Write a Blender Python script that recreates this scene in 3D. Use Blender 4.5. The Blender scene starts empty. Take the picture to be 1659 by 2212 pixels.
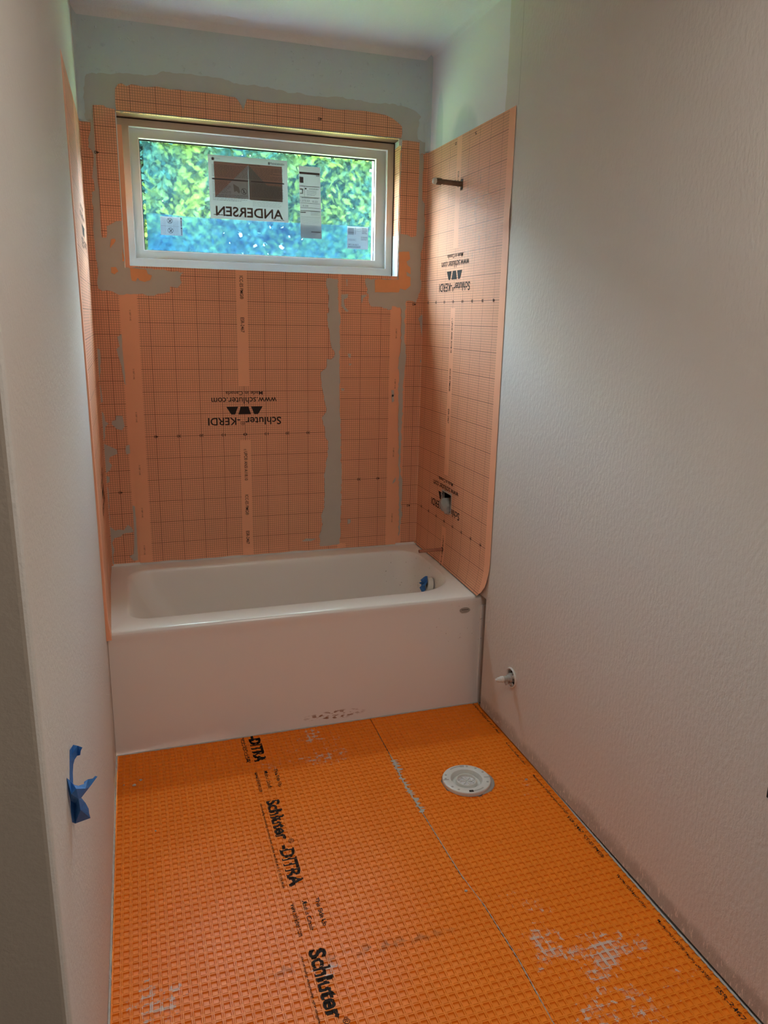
import bpy, bmesh, math, random
from mathutils import Vector, Matrix
from mathutils.geometry import tessellate_polygon

# ------------------------------------------------------------------ camera, world, lights
scene = bpy.context.scene
COL = scene.collection
W = 1.503; H = 2.799; T = 0.508; D = 0.79

cam_data = bpy.data.cameras.new('camera')
cam = bpy.data.objects.new('camera', cam_data)
COL.objects.link(cam)
right = Vector((0.95028643, -0.31072049, 0.02021095))
up = Vector((0.0583252, 0.24138574, 0.96867492))
fwd = Vector((0.30586578, 0.91933982, -0.24750842))
rot = Matrix((right, up, -fwd)).transposed()
cam.matrix_world = Matrix.Translation((0.1482, -3.5334, 1.6413)) @ rot.to_4x4()
cam_data.sensor_fit = 'HORIZONTAL'
cam_data.sensor_width = 36.0
cam_data.lens = 36.0 * 1625.26 / 1659.0
cam_data.clip_start = 0.02
scene.camera = cam

world = bpy.data.worlds.new('sky'); scene.world = world; world.use_nodes = True
wn = world.node_tree.nodes; wl = world.node_tree.links
sky = wn.new('ShaderNodeTexSky'); sky.sky_type = 'NISHITA'; sky.sun_disc = False
sky.sun_elevation = math.radians(48); sky.sun_rotation = math.radians(200); sky.altitude = 100
hs = wn.new('ShaderNodeHueSaturation'); hs.inputs['Saturation'].default_value = .30; hs.inputs['Value'].default_value = .45      # hazy bright sky
haze = wn.new('ShaderNodeMix'); haze.data_type = 'RGBA'; haze.blend_type = 'ADD'; haze.inputs[0].default_value = 1.0
wl.new(sky.outputs[0], hs.inputs['Color']); wl.new(hs.outputs[0], haze.inputs[6]); haze.inputs[7].default_value = (.60, .575, .54, 1)      # thin bright cloud
wl.new(haze.outputs[2], wn['Background'].inputs[0])
wn['Background'].inputs[1].default_value = 17.0

sd = bpy.data.lights.new('sun', 'SUN'); sd.energy = 3.0; sd.angle = math.radians(1.0); sd.color = (1.0, .95, .86)
so = bpy.data.objects.new('sun', sd); COL.objects.link(so)
so.rotation_euler = (math.radians(44), 0, math.radians(18))       # over the roof, from behind the house

def area(name, loc, rot, sx, sy, power, color):
    l = bpy.data.lights.new(name, 'AREA'); l.shape = 'RECTANGLE'; l.size = sx; l.size_y = sy
    l.energy = power; l.color = color
    o = bpy.data.objects.new(name, l); o.location = loc; o.rotation_euler = rot; COL.objects.link(o)
    return o
# portal that helps the renderer find the sky through the window opening
pt = area('window_portal', (.755, .16, 2.14), (math.radians(-90), 0, 0), 1.2, .58, 1, (1, 1, 1)); pt.data.cycles.is_portal = True
# unseen fill lights added to brighten the room, one overhead, one from the left
area('overhead_fill', (.95, -3.05, 2.74), (0, 0, 0), .5, .5, 2.8, (1.0, .93, .86))
area('side_fill', (-1.9, -3.7, 1.7), (0, math.radians(-90), 0), 1.2, 1.3, .6, (1.0, .95, .88))

scene.view_settings.view_transform = 'Standard'
scene.view_settings.look = 'None'
scene.view_settings.gamma = 1
scene.view_settings.use_curve_mapping = False
scene.view_settings.exposure = 2.4
scene.cycles.max_bounces = 8
scene.cycles.diffuse_bounces = 5
scene.cycles.transparent_max_bounces = 16
scene.cycles.caustics_reflective = False
scene.cycles.caustics_refractive = False
scene.cycles.sample_clamp_indirect = 6

# ------------------------------------------------------------------ node helpers and materials
MATS = {}
class NT:
    def __init__(s, name):
        s.m = bpy.data.materials.new(name); s.m.use_nodes = True
        s.n = s.m.node_tree.nodes; s.l = s.m.node_tree.links
        s.b = s.n['Principled BSDF']; s.out = s.n['Material Output']
        MATS[name] = s.m
    def node(s, t, **k):
        x = s.n.new(t)
        for a, v in k.items(): setattr(x, a, v)
        return x
    def set(s, sock, v):
        if hasattr(v, 'is_output'): s.l.new(v, sock)
        else: sock.default_value = v
    def math(s, op, a, b=None, c=None, clamp=False):
        x = s.node('ShaderNodeMath', operation=op); x.use_clamp = clamp
        s.set(x.inputs[0], a)
        if b is not None: s.set(x.inputs[1], b)
        if c is not None: s.set(x.inputs[2], c)
        return x.outputs[0]
    def noise(s, vec, scale, detail=3, rough=.55):
        x = s.node('ShaderNodeTexNoise'); s.l.new(vec, x.inputs['Vector'])
        x.inputs['Scale'].default_value = scale; x.inputs['Detail'].default_value = detail; x.inputs['Roughness'].default_value = rough
        return x.outputs[0]
    def ramp(s, fac, lo, hi):
        x = s.node('ShaderNodeMapRange', interpolation_type='SMOOTHSTEP'); s.l.new(fac, x.inputs[0])
        x.inputs[1].default_value = lo; x.inputs[2].default_value = hi
        return x.outputs[0]
    def mix(s, fac, a, b):
        x = s.node('ShaderNodeMix', data_type='RGBA'); s.set(x.inputs[0], fac)
        for i, v in ((6, a), (7, b)):
            if hasattr(v, 'is_output'): s.l.new(v, x.inputs[i])
            else: x.inputs[i].default_value = (*v, 1)
        return x.outputs[2]
    def obj(s):
        if not hasattr(s, '_tc'): s._tc = s.node('ShaderNodeTexCoord')
        return s._tc.outputs['Object']
    def uv(s):
        if not hasattr(s, '_tc'): s._tc = s.node('ShaderNodeTexCoord')
        return s._tc.outputs['UV']
    def scaled(s, vec, sc):
        x = s.node('ShaderNodeMapping'); s.l.new(vec, x.inputs[0]); x.inputs['Scale'].default_value = sc
        return x.outputs[0]
    def xyz(s, vec):
        x = s.node('ShaderNodeSeparateXYZ'); s.l.new(vec, x.inputs[0]); return x.outputs
    def bump(s, h, strength, dist):
        x = s.node('ShaderNodeBump'); x.inputs['Strength'].default_value = strength; x.inputs['Distance'].default_value = dist
        s.l.new(h, x.inputs['Height']); s.l.new(x.outputs[0], s.b.inputs['Normal'])
    def color(s, v): s.set(s.b.inputs['Base Color'], v if hasattr(v, 'is_output') else (*v, 1))
    def blob(s, co, cx, cy, rx, ry, ax=(0, 1)):
        p = s.xyz(co)
        dx = s.math('DIVIDE', s.math('SUBTRACT', p[ax[0]], cx), rx)
        dy = s.math('DIVIDE', s.math('SUBTRACT', p[ax[1]], cy), ry)
        r = s.math('ADD', s.math('MULTIPLY', dx, dx), s.math('MULTIPLY', dy, dy))
        return s.math('SUBTRACT', 1.0, r, clamp=True)

def simple(name, col, rough=.5, metal=0, spec=.5, var=.0, scale=20, bump=0, bscale=200, coat=0):
    t = NT(name); t.b.inputs['Roughness'].default_value = rough; t.b.inputs['Metallic'].default_value = metal
    t.b.inputs['Specular IOR Level'].default_value = spec; t.b.inputs['Coat Weight'].default_value = coat
    if var:
        n = t.noise(t.obj(), scale, 4)
        t.color(t.mix(n, tuple(c * (1 - var) for c in col), tuple(min(1, c * (1 + var)) for c in col)))
    else: t.color(col)
    if bump: t.bump(t.noise(t.obj(), bscale, 3), bump, .001)
    return t

def wall_paint(name, col, mud=False, back=False, sc=(1, 1, .55), damp=False, tex=1.0):
    t = NT(name); co = t.obj(); p = t.xyz(co)
    n = t.noise(t.scaled(co, sc), 95, 3, .6); n2 = t.noise(co, 3, 3)
    c = t.mix(n2, tuple(x * .97 for x in col), tuple(min(1, x * 1.03) for x in col))
    strength = None
    if mud:
        # bare joint compound and greenboard left above the membrane, near the window corner
        e = t.math('ADD', p[1], t.math('MULTIPLY', t.math('SUBTRACT', t.noise(co, 5, 3), .5), .05))
        a = t.math('MULTIPLY', t.math('GREATER_THAN', e, -.775), t.math('GREATER_THAN', p[2], 2.3))
        c = t.mix(t.math('MULTIPLY', a, .85), c, (.82, .80, .85))
        g = t.math('ADD', t.blob(co, -.40, 2.36, .17, .17, (1, 2)), t.blob(co, -.13, 2.42, .05, .25, (1, 2)), clamp=True)
        g = t.ramp(t.math('MULTIPLY', g, t.math('ADD', t.noise(co, 9, 4), .35)), .15, .55)
        c = t.mix(t.math('MULTIPLY', t.math('MULTIPLY', g, a), .75), c, (.60, .64, .67))
        # hairline crack at the edge of the tape joint
        d = t.math('ABSOLUTE', t.math('ADD', p[1], t.math('ADD', .878, t.math('MULTIPLY', t.math('SUBTRACT', t.noise(co, 12, 2), .5), .006))))
        cr = t.math('MULTIPLY', t.math('LESS_THAN', d, .0011), t.math('GREATER_THAN', p[2], 2.39))
        c = t.mix(t.math('MULTIPLY', cr, .6), c, (.25, .22, .19))
        strength = t.math('SUBTRACT', 1.0, t.math('MULTIPLY', a, .85))
        # plaster-dust smear band along the floor with scraped flecks
        lo = t.ramp(t.math('ADD', p[2], t.math('MULTIPLY', t.math('SUBTRACT', t.noise(co, 9, 3), .5), .07)), .085, .045)
        c = t.mix(t.math('MULTIPLY', lo, .6), c, (.33, .30, .25))
        fl = t.noise(t.scaled(co, (1, 1, .28)), 140, 2)
        lo2 = t.ramp(t.math('ADD', p[2], t.math('MULTIPLY', t.math('SUBTRACT', t.noise(co, 5, 3), .5), .06)), .11, .05)
        c = t.mix(t.math('MULTIPLY', t.math('MULTIPLY', t.ramp(fl, .60, .66), lo2), .8), c, (.80, .72, .64))
    if back:
        sp = t.ramp(t.noise(co, 60, 2), .69, .72)
        c = t.mix(t.math('MULTIPLY', sp, .25), c, (.80, .82, .80))
    t.color(c); t.b.inputs['Roughness'].default_value = .62; t.b.inputs['Specular IOR Level'].default_value = .25
    h = n
    if strength is not None: h = t.math('MULTIPLY', n, strength)
    if back: h = t.math('ADD', t.math('MULTIPLY', t.ramp(t.noise(co, 42, 2), .62, .75), 1.5), t.math('MULTIPLY', n, .15))
    t.bump(h, .6 * tex, .003)
    return t.m

M_right = wall_paint('painted_textured_wall', (.68, .64, .585), mud=True)
M_left = wall_paint('painted_left_wall', (.66, .62, .57), sc=(1, 1, .8), tex=.8)
M_back = wall_paint('primed_back_wall', (.62, .71, .74), back=True)
M_ceil = wall_paint('textured_ceiling', (.81, .82, .85), sc=(1, 1, 1), tex=.9)
M_jamb = wall_paint('shaded_jamb_paint', (.46, .39, .32), sc=(1, 1, 1), tex=.4)  # same wall paint, with the end face's shade darkened into its colour

def membrane(name, base, bands=True, pale=0.0):
    t = NT(name); co = t.obj(); u = t.xyz(t.uv())
    s = t.math('MULTIPLY', u[0], 100.0); v = t.math('MULTIPLY', u[1], 100.0)
    def line(x, period, half):
        y = t.math('DIVIDE', x, period)
        d = t.math('ABSOLUTE', t.math('SUBTRACT', y, t.math('ROUND', y)))
        return t.math('LESS_THAN', d, half / period)
    fine = t.math('MAXIMUM', line(s, 1.0, .085), line(v, 1.0, .085))
    bold = t.math('MAXIMUM', line(s, 10.0, .11), line(v, 10.0, .11))
    g = t.math('MAXIMUM', t.math('MULTIPLY', fine, .56), t.math('MULTIPLY', bold, .92))
    if bands:
        sa = t.math('ABSOLUTE', s)
        inside = t.math('LESS_THAN', sa, 44.8)
        tm = t.math('FLOORED_MODULO', v, 100.0)
        band = t.math('MULTIPLY', t.math('LESS_THAN', sa, 2.4), t.math('MULTIPLY', t.math('GREATER_THAN', tm, 22.3), t.math('LESS_THAN', tm, 97.2)))
        g = t.math('MULTIPLY', g, t.math('MULTIPLY', inside, t.math('SUBTRACT', 1.0, band)))
        plain = t.math('SUBTRACT', 1.0, inside)
    n = t.noise(co, 7, 4)
    c = t.mix(n, tuple(x * .93 for x in base), tuple(min(1, x * 1.07) for x in base))
    if bands: c = t.mix(t.math('MULTIPLY', t.math('MAXIMUM', plain, band), .14), c, tuple(min(1, x * 1.18) for x in base))
    p = t.xyz(co)      # grey finger smudges below the shower pipe
    sm = t.math('MULTIPLY', t.blob(co, -.60, 2.02, .24, .30, (1, 2)), t.math('GREATER_THAN', p[0], 1.40))
    sm = t.math('MULTIPLY', t.ramp(t.noise(t.scaled(co, (1, 2.2, .9)), 16, 4, .65), .56, .68), sm)
    c = t.mix(t.math('MULTIPLY', sm, .45), c, (.30, .25, .22))
    c = t.mix(g, c, (.13, .05, .03))
    t.color(c)
    t.b.inputs['Roughness'].default_value = .55; t.b.inputs['Specular IOR Level'].default_value = .32
    t.bump(t.noise(co, 400, 2), .25, .0008)
    return t.m
ORANGE = (.86, .415, .245)
M_mem = membrane('orange_fleece_membrane', ORANGE)
M_strip = membrane('orange_fleece_strip', ORANGE, bands=False)
M_plain = simple('plain_orange_fleece', (.78, .34, .14), .6, var=.06, scale=30, bump=.2, bscale=400).m
M_ink = simple('black_print_ink', (.035, .028, .025), .8, spec=.08).m
M_thin = simple('grey_thinset', (.52, .475, .415), .85, var=.07, scale=14, bump=.5, bscale=60).m
M_smear = simple('joint_compound_smear', (.54, .55, .53), .85, var=.06, scale=10, bump=.5, bscale=40).m
M_mortar = simple('dried_grey_mortar', (.46, .43, .39), .9, var=.15, scale=60, bump=.6, bscale=150).m

def tub_mat():
    t = NT('white_enamel'); co = t.obj(); p = t.xyz(co)
    st = t.math('MULTIPLY', t.blob(co, .86, .045, .14, .022, (0, 2)), t.math('LESS_THAN', p[1], -.78))
    st = t.math('MULTIPLY', t.ramp(t.noise(t.scaled(co, (1, 1, 2.2)), 45, 3), .50, .60), t.math('MULTIPLY', st, 1.4, clamp=True))
    dirt = t.math('MULTIPLY', t.ramp(t.noise(co, 70, 3), .66, .70), t.math('GREATER_THAN', p[0], 1.30))
    dirt = t.math('MULTIPLY', dirt, t.math('MULTIPLY', t.math('LESS_THAN', p[2], .495), t.math('GREATER_THAN', p[2], .30)))
    c = t.mix(st, (.84, .82, .785), (.30, .16, .09))
    c = t.mix(t.math('MULTIPLY', dirt, .5), c, (.25, .2, .15))
    t.color(c); t.b.inputs['Roughness'].default_value = .28; t.b.inputs['Coat Weight'].default_value = .25; t.b.inputs['Coat Roughness'].default_value = .12
    return t.m
M_tub = tub_mat()

def floor_orange():
    t = NT('orange_plastic_underlayment'); co = t.obj(); p = t.xyz(co)
    n = t.noise(co, 5, 4)
    c = t.mix(n, (.84, .21, .012), (.92, .255, .02))
    # dried mortar residue caught on the ridges where it was walked and scraped
    m = None
    for (x, y, rx, ry, k) in ((.72, -.90, .16, .12, 1), (.78, -1.03, .12, .07, 1.5), (.60, -1.02, .12, .07, .9), (1.15, -1.93, .10, .10, 1), (1.13, -2.10, .12, .12, 1.3),
                              (1.26, -2.15, .16, .13, 1.5), (1.22, -2.30, .22, .10, 1.2), (.12, -1.95, .09, .10, 1.5), (.53, -1.98, .05, .03, 1.6), (.30, -1.93, .2, .02, .4), (1.40, -2.28, .10, .08, .8), (1.38, -1.40, .10, .16, .5)):
        b = t.math('MULTIPLY', t.blob(co, x, y, rx, ry), k)
        m = b if m is None else t.math('MAXIMUM', m, b)
    f = t.math('ADD', t.noise(co, 55, 5, .7), t.math('MULTIPLY', t.math('SUBTRACT', t.noise(co, 11, 2), .5), .6))
    ridge = t.ramp(p[2], .0042, .0056)
    mask = t.math('MULTIPLY', t.ramp(t.math('ADD', f, t.math('MULTIPLY', m, .16)), .68, .80), t.math('MULTIPLY', m, 1.6, clamp=True))
    mask = t.math('MULTIPLY', mask, t.math('ADD', .25, t.math('MULTIPLY', ridge, .75)))
    c = t.mix(t.math('MULTIPLY', mask, .85), c, (.62, .56, .50))
    # a grimy footprint line
    d = t.math('MULTIPLY', t.blob(co, .62, -1.95, .34, .022), t.ramp(t.noise(co, 30, 4), .45, .62))
    c = t.mix(t.math('MULTIPLY', d, .55), c, (.16, .09, .05))
    t.color(c); t.b.inputs['Roughness'].default_value = .38; t.b.inputs['Specular IOR Level'].default_value = .19
    return t.m
M_ditra = floor_orange()
M_conc = simple('grey_subfloor', (.33, .31, .28), .9, var=.2, scale=40, bump=.6, bscale=90).m
M_pvc = simple('white_plastic_fitting', (.70, .69, .65), .4, var=.04, scale=20).m
M_pvcgrey = simple('grey_plastic_recess', (.42, .40, .37), .5).m
M_dark = simple('dark_cavity', (.03, .026, .022), .9).m
M_wood = simple('framing_lumber', (.16, .11, .07), .8, var=.2, scale=15).m
M_gyp = simple('gypsum_core', (.52, .50, .45), .95, var=.15, scale=120, bump=.6, bscale=200).m
M_frame = simple('white_window_vinyl', (.60, .60, .57), .42).m
M_white = simple('white_trim_edge', (.86, .87, .85), .4).m
M_tan = simple('primed_window_casing', (.52, .45, .39), .55, var=.03, scale=15).m
M_pipe = simple('weathered_brass', (.20, .15, .11), .55, metal=.55, var=.45, scale=90, bump=.5, bscale=150).m
M_copper = simple('copper', (.46, .22, .15), .45, metal=.7, var=.25, scale=60).m
M_chrome = simple('brushed_metal_badge', (.52, .50, .46), .35, metal=.8).m
M_steel = simple('galvanised_box', (.12, .11, .10), .5, metal=.5).m
M_tape = simple('blue_masking_tape', (.03, .16, .45), .6, var=.10, scale=60, bump=.5, bscale=300).m
M_rubber = simple('black_gasket', (.02, .02, .02), .6).m

def film(name, tint, trans, haze):
    t = NT(name)
    tr = t.node('ShaderNodeBsdfTransparent'); tr.inputs[0].default_value = (*tint, 1)
    tl = t.node('ShaderNodeBsdfTranslucent'); tl.inputs[0].default_value = (*haze, 1)
    gl = t.node('ShaderNodeBsdfGlossy'); gl.inputs['Roughness'].default_value = .4
    co = t.obj()
    f = t.ramp(t.noise(t.scaled(co, (1, 1, 1.4)), 16, 5, .65), .50, .80)
    fac = t.math('ADD', trans, t.math('MULTIPLY', f, .05), clamp=True)
    m1 = t.node('ShaderNodeMixShader'); rf = t.node('ShaderNodeBsdfRefraction'); rf.inputs['Color'].default_value = (*tint, 1); rf.inputs['Roughness'].default_value = .10; rf.inputs['IOR'].default_value = 1.2
    m0 = t.node('ShaderNodeMixShader'); m0.inputs[0].default_value = .62; t.l.new(tr.outputs[0], m0.inputs[1]); t.l.new(rf.outputs[0], m0.inputs[2])
    t.l.new(fac, m1.inputs[0]); t.l.new(m0.outputs[0], m1.inputs[1]); t.l.new(tl.outputs[0], m1.inputs[2])
    m2 = t.node('ShaderNodeMixShader'); m2.inputs[0].default_value = .03; t.l.new(m1.outputs[0], m2.inputs[1]); t.l.new(gl.outputs[0], m2.inputs[2])
    t.l.new(m2.outputs[0], t.out.inputs['Surface'])
    return t.m
M_film = film('clear_blue_protective_film', (.80, .95, .97), .02, (.03, .10, .15))
M_film2 = film('second_layer_of_film', (.40, .66, 1.0), .03, (.02, .09, .28))
def glass():
    t = NT('window_glass')
    tr = t.node('ShaderNodeBsdfTransparent'); tr.inputs[0].default_value = (.95, .98, .97, 1)
    gl = t.node('ShaderNodeBsdfGlossy'); gl.inputs['Roughness'].default_value = .3
    m = t.node('ShaderNodeMixShader'); m.inputs[0].default_value = .02
    t.l.new(tr.outputs[0], m.inputs[1]); t.l.new(gl.outputs[0], m.inputs[2]); t.l.new(m.outputs[0], t.out.inputs['Surface'])
    return t.m
M_glass = glass()
def paper(name, col, thru):
    t = NT(name); t.color(col); t.b.inputs['Roughness'].default_value = .7
    tl = t.node('ShaderNodeBsdfTranslucent'); tl.inputs[0].default_value = (*thru, 1)
    tr = t.node('ShaderNodeBsdfTransparent'); tr.inputs[0].default_value = (*thru, 1)
    a = t.node('ShaderNodeMixShader'); a.inputs[0].default_value = .45
    b = t.node('ShaderNodeMixShader'); b.inputs[0].default_value = .10
    t.l.new(t.b.outputs[0], a.inputs[1]); t.l.new(tl.outputs[0], a.inputs[2])
    t.l.new(a.outputs[0], b.inputs[1]); t.l.new(tr.outputs[0], b.inputs[2]); t.l.new(b.outputs[0], t.out.inputs['Surface'])
    return t.m
M_paper = paper('white_label_paper', (.5, .5, .48), (.05, .052, .05))
M_paper2 = paper('bright_label_paper', (.72, .72, .70), (.16, .17, .17))
M_pred = paper('red_printed_paper', (.62, .38, .31), (.080, .048, .040))
M_pgrey = paper('grey_printed_paper', (.36, .33, .31), (.045, .040, .038))
M_pwht = paper('unprinted_paper', (.6, .6, .6), (.07, .075, .075))
M_pbrown = paper('brown_letter_ink', (.2, .14, .11), (.02, .013, .01))
M_lab = simple('label_ink', (.11, .10, .10), .8, spec=.05).m
M_poly = None
def poly():
    t = NT('cloudy_plastic_bag')
    t.color((.62, .62, .60)); t.b.inputs['Roughness'].default_value = .22; t.b.inputs['Alpha'].default_value = .45
    t.bump(t.noise(t.obj(), 60, 4), .8, .004)
    return t.m
M_poly = poly()

# ------------------------------------------------------------------ object helpers
def meta(o, label=None, cat=None, group=None, kind=None):
    if label: o['label'] = label
    if cat: o['category'] = cat
    if group: o['group'] = group
    if kind: o['kind'] = kind
    return o
def thing(name, loc, label=None, cat=None, group=None, kind=None):
    o = bpy.data.objects.new(name, None); COL.objects.link(o); o.location = loc; o.empty_display_size = .05
    return meta(o, label, cat, group, kind)
def link(name, me, mats, parent=None, smooth=False):
    if not isinstance(mats, (list, tuple)): mats = [mats]
    for m in mats: me.materials.append(m)
    if smooth:
        for p in me.polygons: p.use_smooth = True
    o = bpy.data.objects.new(name, me); COL.objects.link(o)
    if parent is not None:
        o.parent = parent; o.matrix_parent_inverse = Matrix.Translation(parent.location).inverted()
    return o
PRINT = ('small_print', 'ruler_numbers', 'printed_logo', 'printed_code', 'margin_codes', 'printed_lettering', 'mirrored_lettering', 'engraved_line', 'mortar_crumbs', 'cap_rib', 'shim_gap')
def obj(name, bm, mats, parent=None, smooth=False):
    me = bpy.data.meshes.new(name); bm.normal_update(); bm.to_mesh(me); bm.free()
    o = link(name, me, mats, parent, smooth)
    if name in PRINT: o['kind'] = 'stuff'        # flat lettering and grit too small to pick apart
    return o
def smooth_by_angle(o, deg=35):
    me = o.data
    for p in me.polygons: p.use_smooth = True
    me.update()
    bm = bmesh.new(); bm.from_mesh(me)
    for e in bm.edges:
        if len(e.link_faces) == 2 and e.calc_face_angle(0) > math.radians(deg): e.smooth = False
    bm.to_mesh(me); bm.free()
def box(bm, a, b, mi=0):
    x0, y0, z0 = a; x1, y1, z1 = b
    v = [bm.verts.new(p) for p in ((x0, y0, z0), (x1, y0, z0), (x1, y1, z0), (x0, y1, z0), (x0, y0, z1), (x1, y0, z1), (x1, y1, z1), (x0, y1, z1))]
    fs = [bm.faces.new([v[i] for i in q]) for q in ((0, 3, 2, 1), (4, 5, 6, 7), (0, 1, 5, 4), (1, 2, 6, 5), (2, 3, 7, 6), (3, 0, 4, 7))]
    for f in fs: f.material_index = mi
    return v
def ring(bm, c, r, n, ax, ay):
    c = Vector(c); ax = Vector(ax); ay = Vector(ay)
    return [bm.verts.new(c + ax * (r * math.cos(2 * math.pi * i / n)) + ay * (r * math.sin(2 * math.pi * i / n))) for i in range(n)]
def bridge(bm, a, b):
    n = len(a)
    for i in range(n):
        j = (i + 1) % n; bm.faces.new((a[i], a[j], b[j], b[i]))
def lathe(bm, origin, axis, prof, n=32, cap0=True, cap1=True):
    """prof: (distance along axis, radius)"""
    axis = Vector(axis).normalized(); t = Vector((0, 0, 1)) if abs(axis.z) < .9 else Vector((1, 0, 0))
    ax = axis.cross(t).normalized(); ay = axis.cross(ax)
    rs = [ring(bm, Vector(origin) + axis * d, max(r, 1e-5), n, ax, ay) for d, r in prof]
    for a, b in zip(rs, rs[1:]): bridge(bm, a, b)
    if cap0: bm.faces.new(rs[0][::-1])
    if cap1: bm.faces.new(rs[-1])
    bmesh.ops.recalc_face_normals(bm, faces=bm.faces)
    return rs
def rough(pts, rnd, amp=.0035, seg=.012):
    out = []; n = len(pts)
    for i in range(n):
        a = Vector(pts[i]); b = Vector(pts[(i + 1) % n]); L = (b - a).length; k = max(1, int(L / seg))
        for j in range(k):
            p = a.lerp(b, j / k)
            if j: p += Vector((rnd.uniform(-amp, amp), rnd.uniform(-amp, amp)))
            out.append(p)
    return out
def slab(bm, pts2, fn, h0, h1, uvf=None, mi=0, taper=0):
    """polygon pts2 (2D) -> prism between heights h0 and h1 through fn(a, b, h)"""
    v2 = [Vector((p[0], p[1], 0)) for p in pts2]
    tri = tessellate_polygon([v2])
    top = [bm.verts.new(fn(p[0], p[1], h1)) for p in pts2]
    bot = [bm.verts.new(fn(p[0], p[1], h0)) for p in pts2]
    fs = []
    for t in tri:
        try: fs.append(bm.faces.new([top[i] for i in t]))
        except ValueError: pass
    n = len(pts2)
    for i in range(n):
        j = (i + 1) % n
        try: fs.append(bm.faces.new((top[i], top[j], bot[j], bot[i])))
        except ValueError: pass
    for f in fs: f.material_index = mi
    if uvf:
        uvl = bm.loops.layers.uv.verify()
        idx = {v: i for i, v in enumerate(top)}; idx.update({v: i for i, v in enumerate(bot)})
        for f in fs:
            for l in f.loops: l[uvl].uv = uvf(*pts2[idx[l.vert]])
    return fs
def BK(x, z, h): return Vector((x, -h, z))              # on the back wall, h = height off it
def lattice(bm, us, vs, fn, skip=(), uvf=None, mi=0):
    g = [[bm.verts.new(fn(u, v)) for v in vs] for u in us]
    uvl = bm.loops.layers.uv.verify() if uvf else None
    fs = []
    for i in range(len(us) - 1):
        for j in range(len(vs) - 1):
            cu = (us[i] + us[i + 1]) / 2; cv = (vs[j] + vs[j + 1]) / 2
            if any(a < cu < b and c < cv < d for a, b, c, d in skip): continue
            f = bm.faces.new((g[i][j], g[i + 1][j], g[i + 1][j + 1], g[i][j + 1])); f.material_index = mi
            if uvf:
                for l, (a, b) in zip(f.loops, ((i, j), (i + 1, j), (i + 1, j + 1), (i, j + 1))): l[uvl].uv = uvf(us[a], vs[b])
            fs.append(f)
    for v in [v for v in bm.verts if not v.link_faces]: bm.verts.remove(v)
    return fs
def spread(a, b, n, *extra):
    return sorted(set([round(a + (b - a) * i / n, 5) for i in range(n + 1)] + list(extra)))
_tc = {}
def text_mesh(s, bold=0.0):
    """triangles of a string scaled so that its bounding box is 1 x 1"""
    k = (s, bold)
    if k in _tc: return _tc[k]
    c = bpy.data.curves.new('t', 'FONT'); c.body = s; c.offset = bold; c.resolution_u = 3
    o = bpy.data.objects.new('t', c); COL.objects.link(o)
    bpy.context.view_layer.update()
    me = o.evaluated_get(bpy.context.evaluated_depsgraph_get()).to_mesh()
    vs = [(v.co.x, v.co.y) for v in me.vertices]; fs = [tuple(p.vertices) for p in me.polygons]
    o.evaluated_get(bpy.context.evaluated_depsgraph_get()).to_mesh_clear()
    bpy.data.objects.remove(o); bpy.data.curves.remove(c)
    x0 = min(v[0] for v in vs); x1 = max(v[0] for v in vs); y0 = min(v[1] for v in vs); y1 = max(v[1] for v in vs)
    vs = [((x - x0) / (x1 - x0), (y - y0) / (y1 - y0)) for x, y in vs]
    _tc[k] = (vs, fs); return _tc[k]
def put_text(bm, s, o, du, dv, fn, bold=0.0, mi=0):
    """string between corner o, o+du (reading direction) and o+dv (up), in 2D, mapped by fn"""
    vs, fs = text_mesh(s, bold)
    V = [bm.verts.new(fn(o[0] + du[0] * a + dv[0] * b, o[1] + du[1] * a + dv[1] * b)) for a, b in vs]
    for f in fs:
        try: q = bm.faces.new([V[i] for i in f]); q.material_index = mi
        except ValueError: pass
def put_poly(bm, pts, fn, mi=0):
    tri = tessellate_polygon([[Vector((p[0], p[1], 0)) for p in pts]])
    V = [bm.verts.new(fn(*p)) for p in pts]
    for t in tri:
        q = bm.faces.new([V[i] for i in t]); q.material_index = mi
def rect(x0, y0, x1, y1): return [(x0, y0), (x1, y0), (x1, y1), (x0, y1)]

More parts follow.
